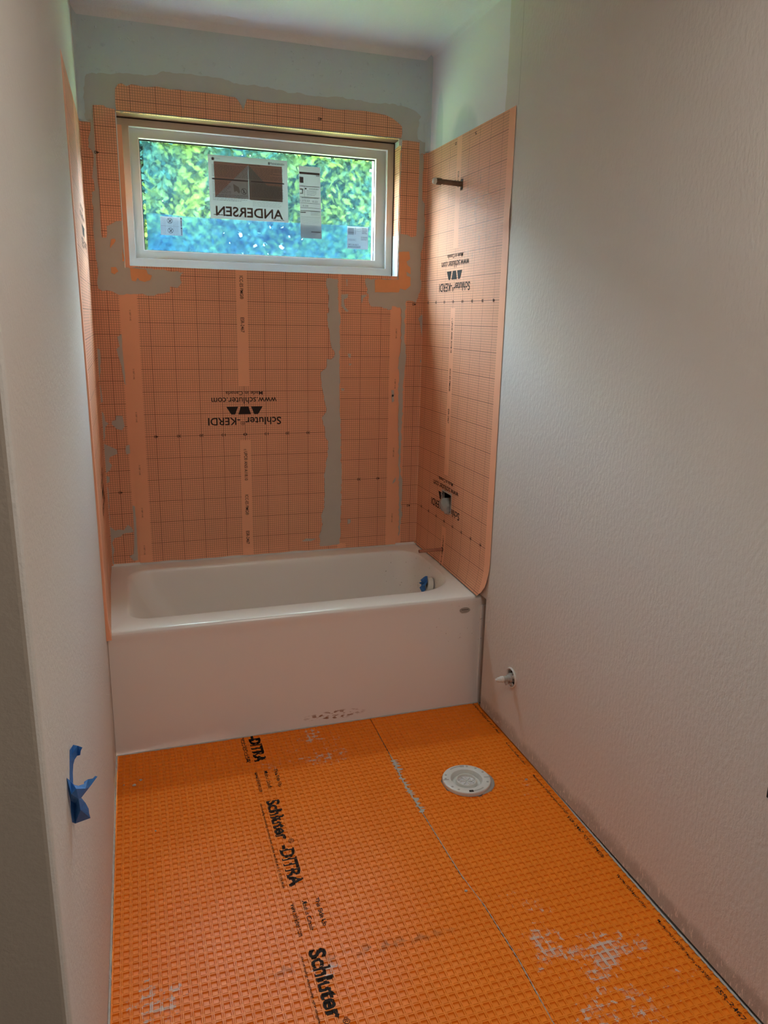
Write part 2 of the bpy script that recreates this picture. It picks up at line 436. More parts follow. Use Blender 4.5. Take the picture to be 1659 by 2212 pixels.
TR = {
'smear_top':[(0.0247,2.3993),(0.0249,2.4664),(0.0251,2.5117),(0.0396,2.5611),(0.0619,2.5695),(0.1028,2.5724),(0.1342,2.5713),(0.1665,2.5808),(0.2049,2.5819),(0.2499,2.5822),(0.2956,2.5856),(0.3358,2.6052),(0.3719,2.6015),(0.4285,2.6045),(0.4721,2.603),(0.5128,2.6058),(0.5328,2.6023),(0.5616,2.6035),(0.6442,2.5875),(0.6906,2.5904),(0.7501,2.5889),(0.8102,2.5854),(0.8492,2.5758),(0.9062,2.5816),(0.9416,2.5753),(1.0131,2.5773),(1.0809,2.5833),(1.1769,2.58),(1.1762,2.581),(1.2189,2.5734),(1.2776,2.5775),(1.3368,2.5799),(1.3809,2.5739),(1.4255,2.5644),(1.4545,2.5464),(1.4629,2.5403),(1.4511,2.5253),(1.452,2.501),(1.4448,2.4724),(1.4498,2.4448),(1.4871,2.4338),(1.4917,2.4236),(1.4869,2.3849),(1.4601,2.3827),(1.3675,2.4402),(0.7236,2.4433),(0.1425,2.4385),(0.0563,2.4451),(0.0528,2.3958)],
'top_strip':[(0.1451,2.5195),(0.1574,2.5375),(0.1705,2.5419),(0.1891,2.5331),(0.2089,2.5422),(0.2604,2.5374),(0.3097,2.5441),(0.3589,2.5383),(0.3923,2.5417),(0.4257,2.5389),(0.5105,2.5412),(0.5471,2.5395),(0.6218,2.5356),(0.6321,2.5289),(0.6564,2.4908),(0.6723,2.534),(0.7233,2.5321),(0.7489,2.5288),(0.8794,2.5337),(0.9861,2.5361),(1.0266,2.5301),(1.1775,2.5372),(1.2039,2.5372),(1.2904,2.5304),(1.3224,2.5203),(1.3508,2.504),(1.3692,2.4901),(1.3712,2.4625),(1.3674,2.444),(0.7237,2.4451),(0.1445,2.4421),(0.1426,2.4657)],
'jamb_left':[(0.0561,2.4512),(0.0853,2.454),(0.0979,2.4537),(0.107,2.4469),(0.138,2.4438),(0.1421,2.4334),(0.1405,2.1058),(0.1404,2.02),(0.1178,2.0177),(0.0971,2.0051),(0.0784,1.9958),(0.0782,1.9678),(0.0738,1.9504),(0.0573,1.9502),(0.0548,1.9716),(0.0584,2.1005),(0.0554,2.1833),(0.0552,2.3404)],
'jamb_right':[(1.3728,2.433),(1.393,2.4347),(1.4564,2.4312),(1.4583,2.2529),(1.4532,2.0267),(1.4303,2.02),(1.409,2.0301),(1.3756,2.0321),(1.3665,2.1444)],
'patch_left':[(0.0275,2.395),(0.0429,2.3903),(0.0433,2.3734),(0.0345,2.3386),(0.0282,2.2946),(0.0416,2.2832),(0.0463,2.2585),(0.0392,2.2043),(0.0344,2.1818),(0.0419,2.1504),(0.0421,2.1312),(0.0287,2.1239),(0.027,2.0856),(0.0325,2.0633),(0.0265,2.0012),(0.0247,1.9519),(0.0254,1.9156),(0.0259,1.8758),(0.0297,1.8358),(0.0325,1.8057),(0.025,1.7682),(0.0283,1.7446),(0.046,1.7349),(0.0729,1.7374),(0.0991,1.7262),(0.1123,1.7214),(0.1705,1.7266),(0.2049,1.7293),(0.2321,1.7214),(0.253,1.722),(0.2708,1.7312),(0.3202,1.739),(0.3214,1.7624),(0.3528,1.7575),(0.3715,1.7798),(0.3655,1.804),(0.3805,1.8237),(0.2728,1.8316),(0.1409,1.8359),(0.1429,2.1059),(0.1369,2.3161),(0.0915,2.4055),(0.056,2.3961)],
'bits_left':[[(0.0842,1.8329),(0.1044,1.8347),(0.1133,1.8171),(0.1046,1.8117),(0.0974,1.8047),(0.0844,1.8103)],[(0.1599,1.8349),(0.2276,1.8283),(0.2319,1.8113),(0.2487,1.805),(0.2408,1.7858),(0.218,1.7781),(0.1977,1.7826),(0.1898,1.7943),(0.1803,1.7786),(0.1652,1.7815),(0.1616,1.807)],[(0.0926,1.9454),(0.1083,1.9478),(0.1101,1.9396),(0.0932,1.9188),(0.0893,1.9103),(0.0862,1.9135),(0.0897,1.932)],[(0.1336,1.9107),(0.1366,1.894),(0.1387,1.8739),(0.1394,1.8588),(0.1318,1.8602)]],
'corner_right':[(1.3694,1.9517),(1.4196,1.9559),(1.4261,1.922),(1.4075,1.9098),(1.4143,1.8931),(1.4294,1.8842),(1.4303,1.8538),(1.4088,1.8644),(1.4114,1.8455),(1.4307,1.8405),(1.4319,1.8022),(1.4049,1.7802),(1.3792,1.7871),(1.3733,1.7697),(1.254,1.7661),(1.253,1.8236),(1.3705,1.8277)],
'patch_right':[(1.2057,1.825),(1.2081,1.8006),(1.2187,1.7783),(1.2128,1.763),(1.2232,1.7557),(1.2259,1.7177),(1.2344,1.7026),(1.2886,1.7001),(1.3225,1.6874),(1.3394,1.6898),(1.3411,1.7053),(1.3815,1.7004),(1.3882,1.6909),(1.3903,1.6128),(1.3914,1.494),(1.3815,1.462),(1.3784,1.4137),(1.386,1.3733),(1.3811,1.3123),(1.386,1.2902),(1.3871,1.1662),(1.3921,1.0611),(1.3949,0.9545),(1.3994,0.868),(1.4029,0.7365),(1.4054,0.5577),(1.4111,0.6024),(1.4203,0.6823),(1.412,0.736),(1.4193,0.8016),(1.413,0.8674),(1.4044,0.8851),(1.4049,0.9969),(1.4059,1.1239),(1.4097,1.2281),(1.4081,1.2833),(1.4084,1.3529),(1.417,1.4339),(1.4202,1.4742),(1.4098,1.534),(1.4081,1.5934),(1.408,1.6719),(1.4127,1.7303),(1.4448,1.7311),(1.4622,1.7238),(1.4738,1.763),(1.4877,1.7982),(1.4817,1.848),(1.4817,1.9091),(1.4809,1.9586),(1.4917,2.0156),(1.496,2.0718),(1.4904,2.1713),(1.4794,2.1852),(1.4778,2.2543),(1.4806,2.3265),(1.4765,2.3841),(1.4396,2.3811),(1.3691,2.3822),(1.3655,1.8295)],
'strip_mid':[(1.0203,1.8204),(1.0184,1.7907),(1.0284,1.7687),(1.0306,1.6675),(1.0225,1.6635),(1.0267,1.6067),(1.0348,1.5801),(1.0369,1.5456),(1.0472,1.5033),(1.0615,1.4801),(1.0555,1.4645),(1.0392,1.4527),(1.0228,1.4566),(1.0188,1.4137),(0.9924,1.3941),(0.9923,1.3745),(1.0005,1.3154),(1.0046,1.2941),(1.0128,1.2541),(1.0211,1.222),(1.0191,1.2059),(0.9963,1.1782),(1.0046,1.1456),(1.0129,1.1333),(1.015,1.0843),(1.0297,1.0634),(1.0276,1.0429),(1.0277,1.0016),(1.0152,0.9272),(1.0089,0.8856),(1.0132,0.8009),(1.0068,0.7245),(0.994,0.6866),(1.0026,0.6471),(0.994,0.613),(0.9854,0.5962),(0.9875,0.5348),(1.0329,0.5292),(1.0895,0.5404),(1.0931,0.6674),(1.0961,0.8817),(1.0903,1.1314),(1.0843,1.2947),(1.0847,1.3743),(1.0822,1.4529),(1.0838,1.5307),(1.0851,1.6611),(1.0769,1.6761),(1.0744,1.7589),(1.0721,1.8203)],
'edge_left_a':[(0.0006,1.4995),(0.0171,1.4925),(0.0165,1.4346),(0.007,1.363),(0.0091,1.3269),(0.0143,1.2686),(0.0035,1.2615),(-0.0066,1.363),(-0.009,1.4582)],
'edge_left_b':[(0.0025,1.231),(0.0131,1.2173),(0.0177,1.1828),(0.031,1.1726),(0.0159,1.1556),(0.0146,1.1184),(0.0038,1.084),(0.0234,1.0725),(0.058,1.055),(0.0593,1.0357),(0.025,1.0204),(0.0212,1.0013),(0.0329,0.9843),(0.0238,0.9625),(0.0049,0.9494),(0.0016,0.9385),(0.0192,0.9321),(0.0177,0.9099),(0.0016,0.8995),(0.0106,0.8794),(0.0094,0.8232),(0.0083,0.7665),(0.0065,0.7008),(0.0114,0.6947),(0.0287,0.6791),(0.0395,0.6841),(0.0656,0.6795),(0.083,0.7044),(0.0981,0.6918),(0.1075,0.6708),(0.0913,0.6661),(0.0593,0.6625),(0.0506,0.6515),(0.0212,0.6449),(0.0093,0.6225),(0.0178,0.5927),(0.0098,0.5493),(0.0133,0.5225),(-0.0,0.5207),(0.0001,0.6232),(0.0002,0.7241),(-0.0042,0.8521),(-0.005,0.9913),(-0.0017,1.1684)],
'edge_left_c':[(0.11,1.5583),(0.1099,1.4826),(0.1118,1.4204),(0.1137,1.3382),(0.1085,1.348),(0.1005,1.4252),(0.0894,1.4682),(0.0842,1.4942),(0.0987,1.5062),(0.0921,1.5463)],
'edge_left_d':[(0.1096,0.7948),(0.1198,0.7885),(0.121,0.6728),(0.1182,0.5316),(0.0992,0.5302),(0.0818,0.5524),(0.1011,0.5627),(0.1086,0.6444),(0.1102,0.7603)],
'dabs':[[(0.0646,1.2065),(0.0913,1.2035),(0.0946,1.1811),(0.0979,1.1586),(0.0851,1.1415),(0.0643,1.147),(0.0446,1.1673),(0.0456,1.1822),(0.0622,1.1868)],[(0.0975,1.0702),(0.1133,1.0752),(0.1135,1.0366),(0.0977,1.0316),(0.0948,1.0482)],[(1.0906,1.7519),(1.1229,1.7547),(1.1211,1.7377),(1.1029,1.7296),(1.1072,1.6995),(1.1277,1.6772),(1.1155,1.6732),(1.0909,1.6991)],[(1.1883,1.7509),(1.217,1.7536),(1.1967,1.7379),(1.1908,1.713),(1.1877,1.7319)],[(1.1232,1.4824),(1.1398,1.4806),(1.1379,1.4609),(1.1275,1.4648)],[(1.1298,1.4354),(1.1444,1.4334),(1.1341,1.4236)],[(1.0913,1.3186),(1.1079,1.3165),(1.1059,1.3065),(1.0955,1.3066)],[(1.3464,1.3064),(1.3594,1.3084),(1.3624,1.2756),(1.3515,1.2757)],[(1.3482,1.2824),(1.3577,1.2864),(1.3629,1.2535),(1.3521,1.2475)],[(1.3814,0.8688),(1.3775,0.8473),(1.3642,0.8371),(1.3684,0.8521)],[(1.1301,0.665),(1.1455,0.664),(1.1456,0.6465),(1.1304,0.6388)],[(0.8958,0.5678),(0.9171,0.5793),(0.9468,0.575),(0.9682,0.5756),(0.9425,0.5644),(0.9085,0.5647)],[(1.4943,1.6698),(1.5036,1.6542),(1.5055,1.575),(1.498,1.5629),(1.487,1.6302),(1.4776,1.6498)],[(1.4952,1.4544),(1.502,1.4503),(1.5024,1.4382),(1.4934,1.4422)],[(0.9435,2.5042),(0.9681,2.5046),(0.986,2.5002),(0.9748,2.4932),(0.9457,2.4925)],[(0.9838,2.474),(1.0267,2.4759),(1.0177,2.469),(0.986,2.4682)],[(1.1123,1.8199),(1.1204,1.8201),(1.1186,1.7902),(1.1158,1.7901)]]}

# ------------------------------------------------------------------ the room
WX0, WX1, WZ0, WZ1 = .142, 1.368, 1.832, 2.440
YJ = -2.51; YB = -4.9; XL = -2.2; TH = .0127
bm = bmesh.new(); box(bm, (XL - .1, YB - .1, -.12), (W + .25, .2, 0.0)); meta(obj('floor', bm, M_conc), kind='structure')
bm = bmesh.new(); box(bm, (XL - .1, YB - .1, H), (W + .25, .2, H + .12)); meta(obj('ceiling', bm, M_ceil), kind='structure')
# back wall with the window opening
bm = bmesh.new()
for a, b in (((-.12, 0, 0), (WX0, .2, H)), ((WX1, 0, 0), (W + .25, .2, H)), ((WX0, 0, 0), (WX1, .2, WZ0)), ((WX0, 0, WZ1), (WX1, .2, H))): box(bm, a, b)
bmesh.ops.remove_doubles(bm, verts=bm.verts, dist=1e-5)
meta(obj('wall_back', bm, M_back), kind='structure')
# right wall: drywall with the cut end by the tub, the valve, shower and outlet holes, framing behind
HV = (-.440, -.328, .779, .868); HA = (-.423, -.388, 2.172, 2.222); HS = (-1.135, -1.078, .245, .312); HO = (-2.45, -2.349, .574, .612)
ys = sorted({YB, -.848, 0.0, *HV[:2], *HA[:2], *HS[:2], *HO[:2], -2.0, -3.0, -4.0})
zs = sorted({.014, .512, H, *HV[2:], *HA[2:], *HS[2:], *HO[2:], 1.4})
bm = bmesh.new()
fs = lattice(bm, ys, zs, lambda y, z: Vector((W, y, z)), skip=((-.848, .1, 0, .512), HV, HA, HS, HO))
ex = bmesh.ops.extrude_face_region(bm, geom=bm.faces[:])
bmesh.ops.translate(bm, verts=[g for g in ex['geom'] if isinstance(g, bmesh.types.BMVert)], vec=(TH, 0, 0))
bmesh.ops.recalc_face_normals(bm, faces=bm.faces)
for f in bm.faces: f.material_index = 0 if abs(f.normal.x) > .5 else 1
wr = meta(obj('wall_right', bm, [M_right, M_gyp]), kind='structure')
bm = bmesh.new(); box(bm, (W + .10, YB - .1, 0), (W + .20, .1, H))
for y in (-.62, -1.0, -2.47, -3.2): box(bm, (W + TH + .001, y - .02, 0), (W + .10, y + .02, H))
box(bm, (W + TH + .001, -4.9, 0), (W + .10, -.86, .038))
obj('stud_framing', bm, M_wood, wr)
# left wall ends in an outside corner, its end face looks at the camera
bm = bmesh.new(); vs = box(bm, (-.125, YJ, .012), (0, .0, H))
e = [e for e in bm.edges if abs(e.verts[0].co.x) < 1e-6 and abs(e.verts[1].co.x) < 1e-6 and abs(e.verts[0].co.y - YJ) < 1e-6 and abs(e.verts[1].co.y - YJ) < 1e-6]
bmesh.ops.bevel(bm, geom=e, offset=.012, segments=4, affect='EDGES', profile=.5)
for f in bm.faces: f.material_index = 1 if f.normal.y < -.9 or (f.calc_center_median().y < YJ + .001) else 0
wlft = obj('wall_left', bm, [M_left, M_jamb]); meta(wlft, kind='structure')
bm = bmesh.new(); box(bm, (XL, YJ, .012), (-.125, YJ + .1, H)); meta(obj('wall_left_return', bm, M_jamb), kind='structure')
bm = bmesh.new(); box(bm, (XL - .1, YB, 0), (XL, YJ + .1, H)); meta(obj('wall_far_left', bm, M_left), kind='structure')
bm = bmesh.new(); box(bm, (XL - .1, YB - .1, 0), (W + .2, YB, H)); meta(obj('wall_rear', bm, M_left), kind='structure')
# soft coves of joint compound in the inside corners
def cove(name, p, d, u, v, r, mat):
    bm = bmesh.new(); p = Vector(p); d = Vector(d); u = Vector(u); v = Vector(v); rows = []
    for k in range(9):
        a = math.pi / 2 * k / 8
        q = p + u * (r - r * math.sin(a)) + v * (r - r * math.cos(a))
        rows.append((bm.verts.new(q), bm.verts.new(q + d)))
    for a, b in zip(rows, rows[1:]): bm.faces.new((a[0], b[0], b[1], a[1]))
    return meta(obj(name, bm, mat, smooth=True), kind='structure')
cove('trim_1', (0, 0, H), (W, 0, 0), (0, -1, 0), (0, 0, -1), .028, M_ceil)
cove('trim_2', (W, 0, 2.395), (0, 0, H - 2.395), (-1, 0, 0), (0, -1, 0), .026, M_back)
cove('trim_3', (0, 0, 2.395), (0, 0, H - 2.395), (1, 0, 0), (0, -1, 0), .018, M_back)
cove('trim_4', (W, 0, H), (0, -2.5, 0), (-1, 0, 0), (0, 0, -1), .02, M_ceil)

# ------------------------------------------------------------------ the window
win = thing('window_1', (.755, .1, WZ0), kind='structure')
def frame_box(bm, o, i, y0, y1):
    """o, i = (x0, z0, x1, z1) outer and inner rectangle; front face at y0, back at y1; mitred"""
    def rc(r, y): return [bm.verts.new((r[a], y, r[b])) for a, b in ((0, 1), (2, 1), (2, 3), (0, 3))]
    A = rc(o, y0); B = rc(i, y0); C = rc(i, y1); E = rc(o, y1)
    bridge(bm, A, B); bridge(bm, B, C); bridge(bm, C, E); bridge(bm, E, A)
    bmesh.ops.recalc_face_normals(bm, faces=bm.faces)
bm = bmesh.new(); frame_box(bm, (.1426, WZ0 + .0005, 1.3635, WZ1 - .006), (.188, 1.879, 1.334, 2.407), .085, .19); o = obj('outer_frame', bm, M_tan, win)
bm = bmesh.new(); frame_box(bm, (.186, 1.877, 1.336, 2.409), (.224, 1.914, 1.288, 2.371), .110, .18); obj('sash', bm, M_frame, win)
bm = bmesh.new(); frame_box(bm, (.188, 1.879, 1.334, 2.407), (.1893, 1.8803, 1.3327, 2.4057), .0845, .111); obj('inner_stop', bm, M_white, win)
bm = bmesh.new(); frame_box(bm, (.224, 1.914, 1.288, 2.371), (.2275, 1.9175, 1.2845, 2.3675), .107, .128); obj('glazing_bead', bm, M_white, win)
bm = bmesh.new(); frame_box(bm, (.2275, 1.9175, 1.2845, 2.3675), (.231, 1.9195, 1.281, 2.361), .127, .129); obj('gasket', bm, M_rubber, win)
bm = bmesh.new(); box(bm, (.226, .131, 1.916), (1.286, .136, 2.370)); obj('glass_pane', bm, M_glass, win)
GY = .1375
bm = bmesh.new(); lattice(bm, [.243, 1.277], [1.921, 2.358], lambda x, z: Vector((x, GY, z))); obj('protective_film', bm, M_film, win)
bm = bmesh.new(); put_poly(bm, [(.243, 1.921), (1.277, 1.921), (1.277, 2.072), (.9, 2.07), (.52, 2.066), (.243, 2.075)], lambda x, z: Vector((x, GY + .002, z))); obj('second_film', bm, M_film2, win)
# mitre cracks and the dark shim gap above the frame
bm = bmesh.new(); box(bm, (.143, .083, WZ1 - .006), (1.367, .088, WZ1 - .0005)); box(bm, (1.3635, .083, WZ0), (1.3675, .088, WZ1 - .006)); obj('shim_gap', bm, M_dark, win)
bm = bmesh.new()
rnd = random.Random(5)
for (a, b) in (((.144, .0015, WZ0 - .002), (1.366, .0, WZ0 + .0022)),):
    n = 60; top = []; bot = []
    for i in range(n + 1):
        x = a[0] + (b[0] - a[0]) * i / n; j = rnd.uniform(-.0012, .0012)
        top.append(bm.verts.new((x, -.002, WZ0 + .0035 + j * .4))); bot.append(bm.verts.new((x, -.002, WZ0 - .0015 + j)))
    for i in range(n): bm.faces.new((bot[i], bot[i + 1], top[i + 1], top[i]))
    ex = bmesh.ops.extrude_face_region(bm, geom=bm.faces[:]); bmesh.ops.translate(bm, verts=[g for g in ex['geom'] if isinstance(g, bmesh.types.BMVert)], vec=(0, .004, 0))
box(bm, (.1398, -.0074, WZ0), (.1432, .004, WZ1 - .004))
obj('edge_caulk', bm, M_white, win)

# labels on the glass
LY = .1285
def GL(h): return lambda x, z: Vector((x, LY - h, z))
def label_sheet(name, x0, z0, x1, z1, lab, tilt=0.0, pm=None):
    root = thing(name, ((x0 + x1) / 2, LY, z0), lab, 'label')
    def f(h):
        def g(u, v):      # u 0..1 left-right, v 0..1 top-down
            x = x0 + (x1 - x0) * u + tilt * v; z = z1 - (z1 - z0) * v
            return Vector((x, LY - h, z))
        return g
    bm = bmesh.new(); lattice(bm, spread(0, 1, 8), spread(0, 1, 8), f(0)); obj('paper', bm, pm or M_paper, root)
    return root, f
def text_lines(bm, f, u0, u1, v0, v1, n, rnd, th=.35, ragged=.2):
    dv = (v1 - v0) / n
    for i in range(n):
        v = v0 + dv * i; e = u1 - rnd.random() * ragged * (u1 - u0) * (rnd.random() < .45); u = u0
        while u < e:
            w = rnd.uniform(.012, .05); put_poly(bm, rect(u, v, min(e, u + w), v + dv * th), f); u += w + .006
rnd = random.Random(3)
root, f = label_sheet('window_label', .515, 2.067, .868, 2.331, 'large square window label with red and grey mountain print and mirrored lettering', .003)
bm = bmesh.new(); put_poly(bm, [(.07, .10), (.50, .10), (.50, .13), (.07, .66)], f(.0004)); put_poly(bm, [(.50, .13), (.50, .10), (.93, .10), (.93, .64), (.90, .64)], f(.0004)); obj('red_field', bm, M_pred, root)
bm = bmesh.new(); put_poly(bm, [(.50, .12), (.50, .66), (.92, .66)], f(.0006)); put_poly(bm, rect(.51, .42, .93, .67), f(.0005)); obj('grey_triangle', bm, M_pgrey, root)
bm = bmesh.new(); put_poly(bm, [(.495, .12), (.495, .66), (.07, .66)], f(.0006)); obj('white_triangle', bm, M_pwht, root)
bm = bmesh.new(); put_text(bm, 'ANDERSEN', (.93, .955), (-.86, 0), (0, -.16), f(.0009), .02); obj('mirrored_lettering', bm, M_pbrown, root)
bm = bmesh.new(); g = f(.0012)
put_text(bm, 'ANDERSEN', (.80, .082), (.16, 0), (0, -.030), g, .02); put_poly(bm, rect(.752, .045, .775, .085), g); put_poly(bm, [(.782, .045), (.795, .045), (.795, .085)], g)
put_poly(bm, [(.035, .06), (.06, .035), (.085, .06), (.075, .06), (.075, .085), (.045, .085), (.045, .06)], g)
put_text(bm, 'THIS SIDE UP', (.09, .062), (.06, 0), (0, -.014), g)
put_text(bm, 'Important Information', (.33, .125), (.16, 0), (0, -.018), g, .02); put_text(bm, 'Protection Film', (.51, .125), (.14, 0), (0, -.018), g, .02)
put_poly(bm, rect(.04, .36, .49, .385), g); put_poly(bm, rect(.525, .36, .955, .385), g)
text_lines(bm, g, .04, .94, .15, .345, 9, rnd, .26)
text_lines(bm, g, .04, .27, .405, .60, 9, rnd, .26); text_lines(bm, g, .04, .48, .61, .72, 5, rnd, .26)
text_lines(bm, g, .53, .94, .405, .63, 10, rnd, .26); put_text(bm, 'IMPORTANT - IMPORTANTE', (.65, .665), (.20, 0), (0, -.018), g, .02)
text_lines(bm, g, .54, .95, .69, .78, 4, rnd, .15); text_lines(bm, g, .04, .25, .93, .95, 1, rnd, .6, 0); text_lines(bm, g, .80, .95, .965, .98, 1, rnd, .6, 0)
# pictograms: a curled sheet and a crossed-out circle
n = 22
for k in range(n):
    a, b = 2 * math.pi * k / n, 2 * math.pi * (k + 1) / n
    put_poly(bm, [(.435 + .037 * math.cos(a), .54 + .05 * math.sin(a)), (.435 + .037 * math.cos(b), .54 + .05 * math.sin(b)), (.435 + .032 * math.cos(b), .54 + .043 * math.sin(b)), (.435 + .032 * math.cos(a), .54 + .043 * math.sin(a))], g)
put_poly(bm, [(.408, .503), (.414, .497), (.462, .577), (.456, .583)], g); put_poly(bm, [(.43, .51), (.437, .51), (.437, .57), (.425, .57)], g)
obj('small_print', bm, M_lab, root)
bm = bmesh.new(); put_poly(bm, [(.30, .43), (.37, .48), (.385, .55), (.37, .58), (.34, .54), (.31, .56)], f(.001)); obj('film_pictogram', bm, M_pgrey, root)
root, f = label_sheet('window_label', .921, 2.004, 1.021, 2.315, 'tall narrow white label with thermal ratings right of the large square label', .008)
bm = bmesh.new(); g = f(.001)
put_poly(bm, rect(.03, .08, .97, .11), g); put_poly(bm, rect(.02, .15, .20, .23), g); text_lines(bm, g, .80, .95, .115, .135, 1, rnd, .6)
for r_ in ((.02, .27, .95, .278), (.22, .28, .23, .42), (.02, .42, .95, .425), (.02, .505, .95, .51), (.02, .57, .95, .575), (.02, .61, .95, .618), (.02, .70, .95, .703)): put_poly(bm, rect(*r_), g)
put_text(bm, 'ANDERSEN', (.45, .315), (.45, 0), (0, -.017), g, .02); put_poly(bm, rect(.26, .295, .33, .318), g)
put_poly(bm, rect(.02, .31, .16, .325), g); put_poly(bm, rect(.12, .31, .16, .38), g); put_poly(bm, rect(.02, .37, .16, .38), g)
text_lines(bm, g, .35, .8, .33, .41, 5, rnd, .25); text_lines(bm, g, .1, .9, .43, .45, 1, rnd, .4)
put_text(bm, '1.273.53', (.02, .487), (.44, 0), (0, -.026), g); put_text(bm, '0.22', (.60, .492), (.24, 0), (0, -.026), g)
put_text(bm, '0.50', (.14, .557), (.25, 0), (0, -.024), g); text_lines(bm, g, .02, .30, .63, .655, 1, rnd, .6); text_lines(bm, g, .5, .95, .625, .68, 5, rnd, .25)
text_lines(bm, g, .04, .9, .72, .80, 5, rnd, .12); put_poly(bm, rect(.50, .90, .95, .914), g)
obj('small_print', bm, M_lab, root)
bm = bmesh.new(); put_poly(bm, rect(.35, .14, .85, .24), f(.0008)); obj('grey_photo', bm, M_pgrey, root) if False else bm.free()
root, f = label_sheet('window_label', .300, 1.985, .394, 2.063, 'small white care label with two round warning symbols at lower left of the glass', pm=M_paper2)
bm = bmesh.new(); g = f(.001)
for cx, cy in ((.43, .22), (.45, .74)):
    for k in range(18):
        a, b = 2 * math.pi * k / 18, 2 * math.pi * (k + 1) / 18
        put_poly(bm, [(cx + .13 * math.cos(a), cy + .15 * math.sin(a)), (cx + .13 * math.cos(b), cy + .15 * math.sin(b)), (cx + .115 * math.cos(b), cy + .13 * math.sin(b)), (cx + .115 * math.cos(a), cy + .13 * math.sin(a))], g)
    put_poly(bm, [(cx - .09, cy - .10), (cx - .07, cy - .12), (cx + .09, cy + .10), (cx + .07, cy + .12)], g); put_poly(bm, [(cx + .06, cy - .08), (cx + .09, cy - .06), (cx - .04, cy + .10), (cx - .07, cy + .08)], g)
for u in (.03, .09, .15, .21, .60, .66, .72, .78):
    v = .04
    while v < .94:
        h = rnd.uniform(.02, .08); put_poly(bm, rect(u, v, u + .009, v + h), g); v += h + .02
for v0, v1 in ((.02, .12), (.55, .64)): put_poly(bm, rect(.92, v0, .98, v1), g)
put_poly(bm, rect(.93, .16, .965, .50), g); put_poly(bm, rect(.93, .66, .96, .96), g); put_poly(bm, rect(.02, .50, .85, .508), g)
obj('small_print', bm, M_lab, root)
root, f = label_sheet('window_label', 1.153, 1.967, 1.257, 2.068, 'small order label with barcode at lower right corner of the glass', pm=M_paper2)
bm = bmesh.new(); g = f(.001)
v = .08
while v < .36:
    h = rnd.uniform(.006, .022); put_poly(bm, rect(.04, v, .32, v + h), g); v += h + rnd.uniform(.006, .014)
text_lines(bm, g, .36, .42, .05, .36, 10, rnd, .4); text_lines(bm, g, .70, .96, .05, .34, 5, rnd, .4)
for r_ in ((.45, .12, .66, .128), (.45, .20, .66, .208), (.45, .12, .456, .2), (.654, .12, .66, .2)): put_poly(bm, rect(*r_), g)
text_lines(bm, g, .04, .45, .56, .66, 3, rnd, .3); text_lines(bm, g, .65, .96, .44, .62, 4, rnd, .35); text_lines(bm, g, .04, .64, .86, .97, 3, rnd, .5)
put_text(bm, 'CBT1156 021T', (.04, .83), (.50, 0), (0, -.05), g, .03)
obj('small_print', bm, M_lab, root)

# ------------------------------------------------------------------ membranes on the walls
def prints(parent, fn, logos, codes, marks):
    """fn(s, t); logos: t of ruler lines; codes: list of (string, t0, t1) reading downwards; marks: (s, t, str)"""
    for t0 in logos:
        bm = bmesh.new(); g = lambda s, t, t0=t0: fn(s, t0 + t)
        put_text(bm, 'Schluter', (.170, .080), (-.168, 0), (0, -.036), g, .012)
        put_text(bm, '®', (.000, .062), (-.020, 0), (0, -.018), g)
        put_text(bm, '-KERDI', (-.022, .080), (-.146, 0), (0, -.035), g, .012)
        for c, wide in ((.058, 0), (.0, 1), (-.058, 0)):
            a, b = ((.014, .027) if wide else (.027, .014))
            if wide: put_poly(bm, [(c - .029, .130 - .036), (c + .029, .130 - .036), (c + .018, .130), (c - .018, .130)][::1], g)
            elif c > 0: put_poly(bm, [(c - .014, .094), (c + .004, .094), (c + .026, .130), (c - .028, .130)], g)
            else: put_poly(bm, [(c - .004, .094), (c + .014, .094), (c + .028, .130), (c - .026, .130)], g)
        put_text(bm, 'www.schluter.com', (.150, .173), (-.300, 0), (0, -.030), g, .004)
        put_text(bm, 'Made in Canada', (.085, .201), (-.170, 0), (0, -.018), g, .004)
        obj('printed_logo', bm, M_ink, parent)
    for s_, a, b in codes:
        bm = bmesh.new(); put_text(bm, s_, (-.008, a), (0, b - a), (.016, 0), fn, .006); obj('printed_code', bm, M_ink, parent)
    if marks:
        bm = bmesh.new()
        for s_, t_, q in marks: put_text(bm, q, (s_ + .009, t_ + .006), (-.018, 0), (0, -.012), fn, .01)
        obj('ruler_numbers', bm, M_ink, parent)
def cyc(z0, lo, hi):
    out = []
    for k in (-2, -1, 0, 1):
        for q, a, b in (('c UPC® ANSI A118.10', -.07, -.22), ('ICC-ES PMG®', -.29, -.39), ('ESR-2467', -.47, -.535)):
            if lo < b + k and a + k < hi: out.append((q, a + k, b + k))
    return out
# main sheet on the back wall
sc, tz = .630, 1.108
bm = bmesh.new()
us = spread(.128, 1.128, 40); vsz = spread(.520, WZ0 + .01, 40)
def main_fn(x, z):
    e = max(0, (.545 - z) / .025); w = .5 + .5 * math.sin(x * 31) * math.cos(x * 11)
    return Vector((x, -.0022 - .005 * e * e * (.5 + w), z - .003 * w * e))
lattice(bm, us, vsz, main_fn, uvf=lambda x, z: (x - sc, z - tz))
m_main = obj('wall_membrane', bm, M_mem); meta(m_main, 'wide orange gridded membrane sheet below the window, logo printed upside down in its middle', 'membrane')
prints(m_main, lambda s, t: Vector((sc + s, -.0028, tz + t)), [0], cyc(tz, -.575, .72),
       [(k * .1, 0, str(abs(k) * 10)) for k in (-4, -3, -2, -1, 1, 2, 3)] + [(0, 0, '0')])
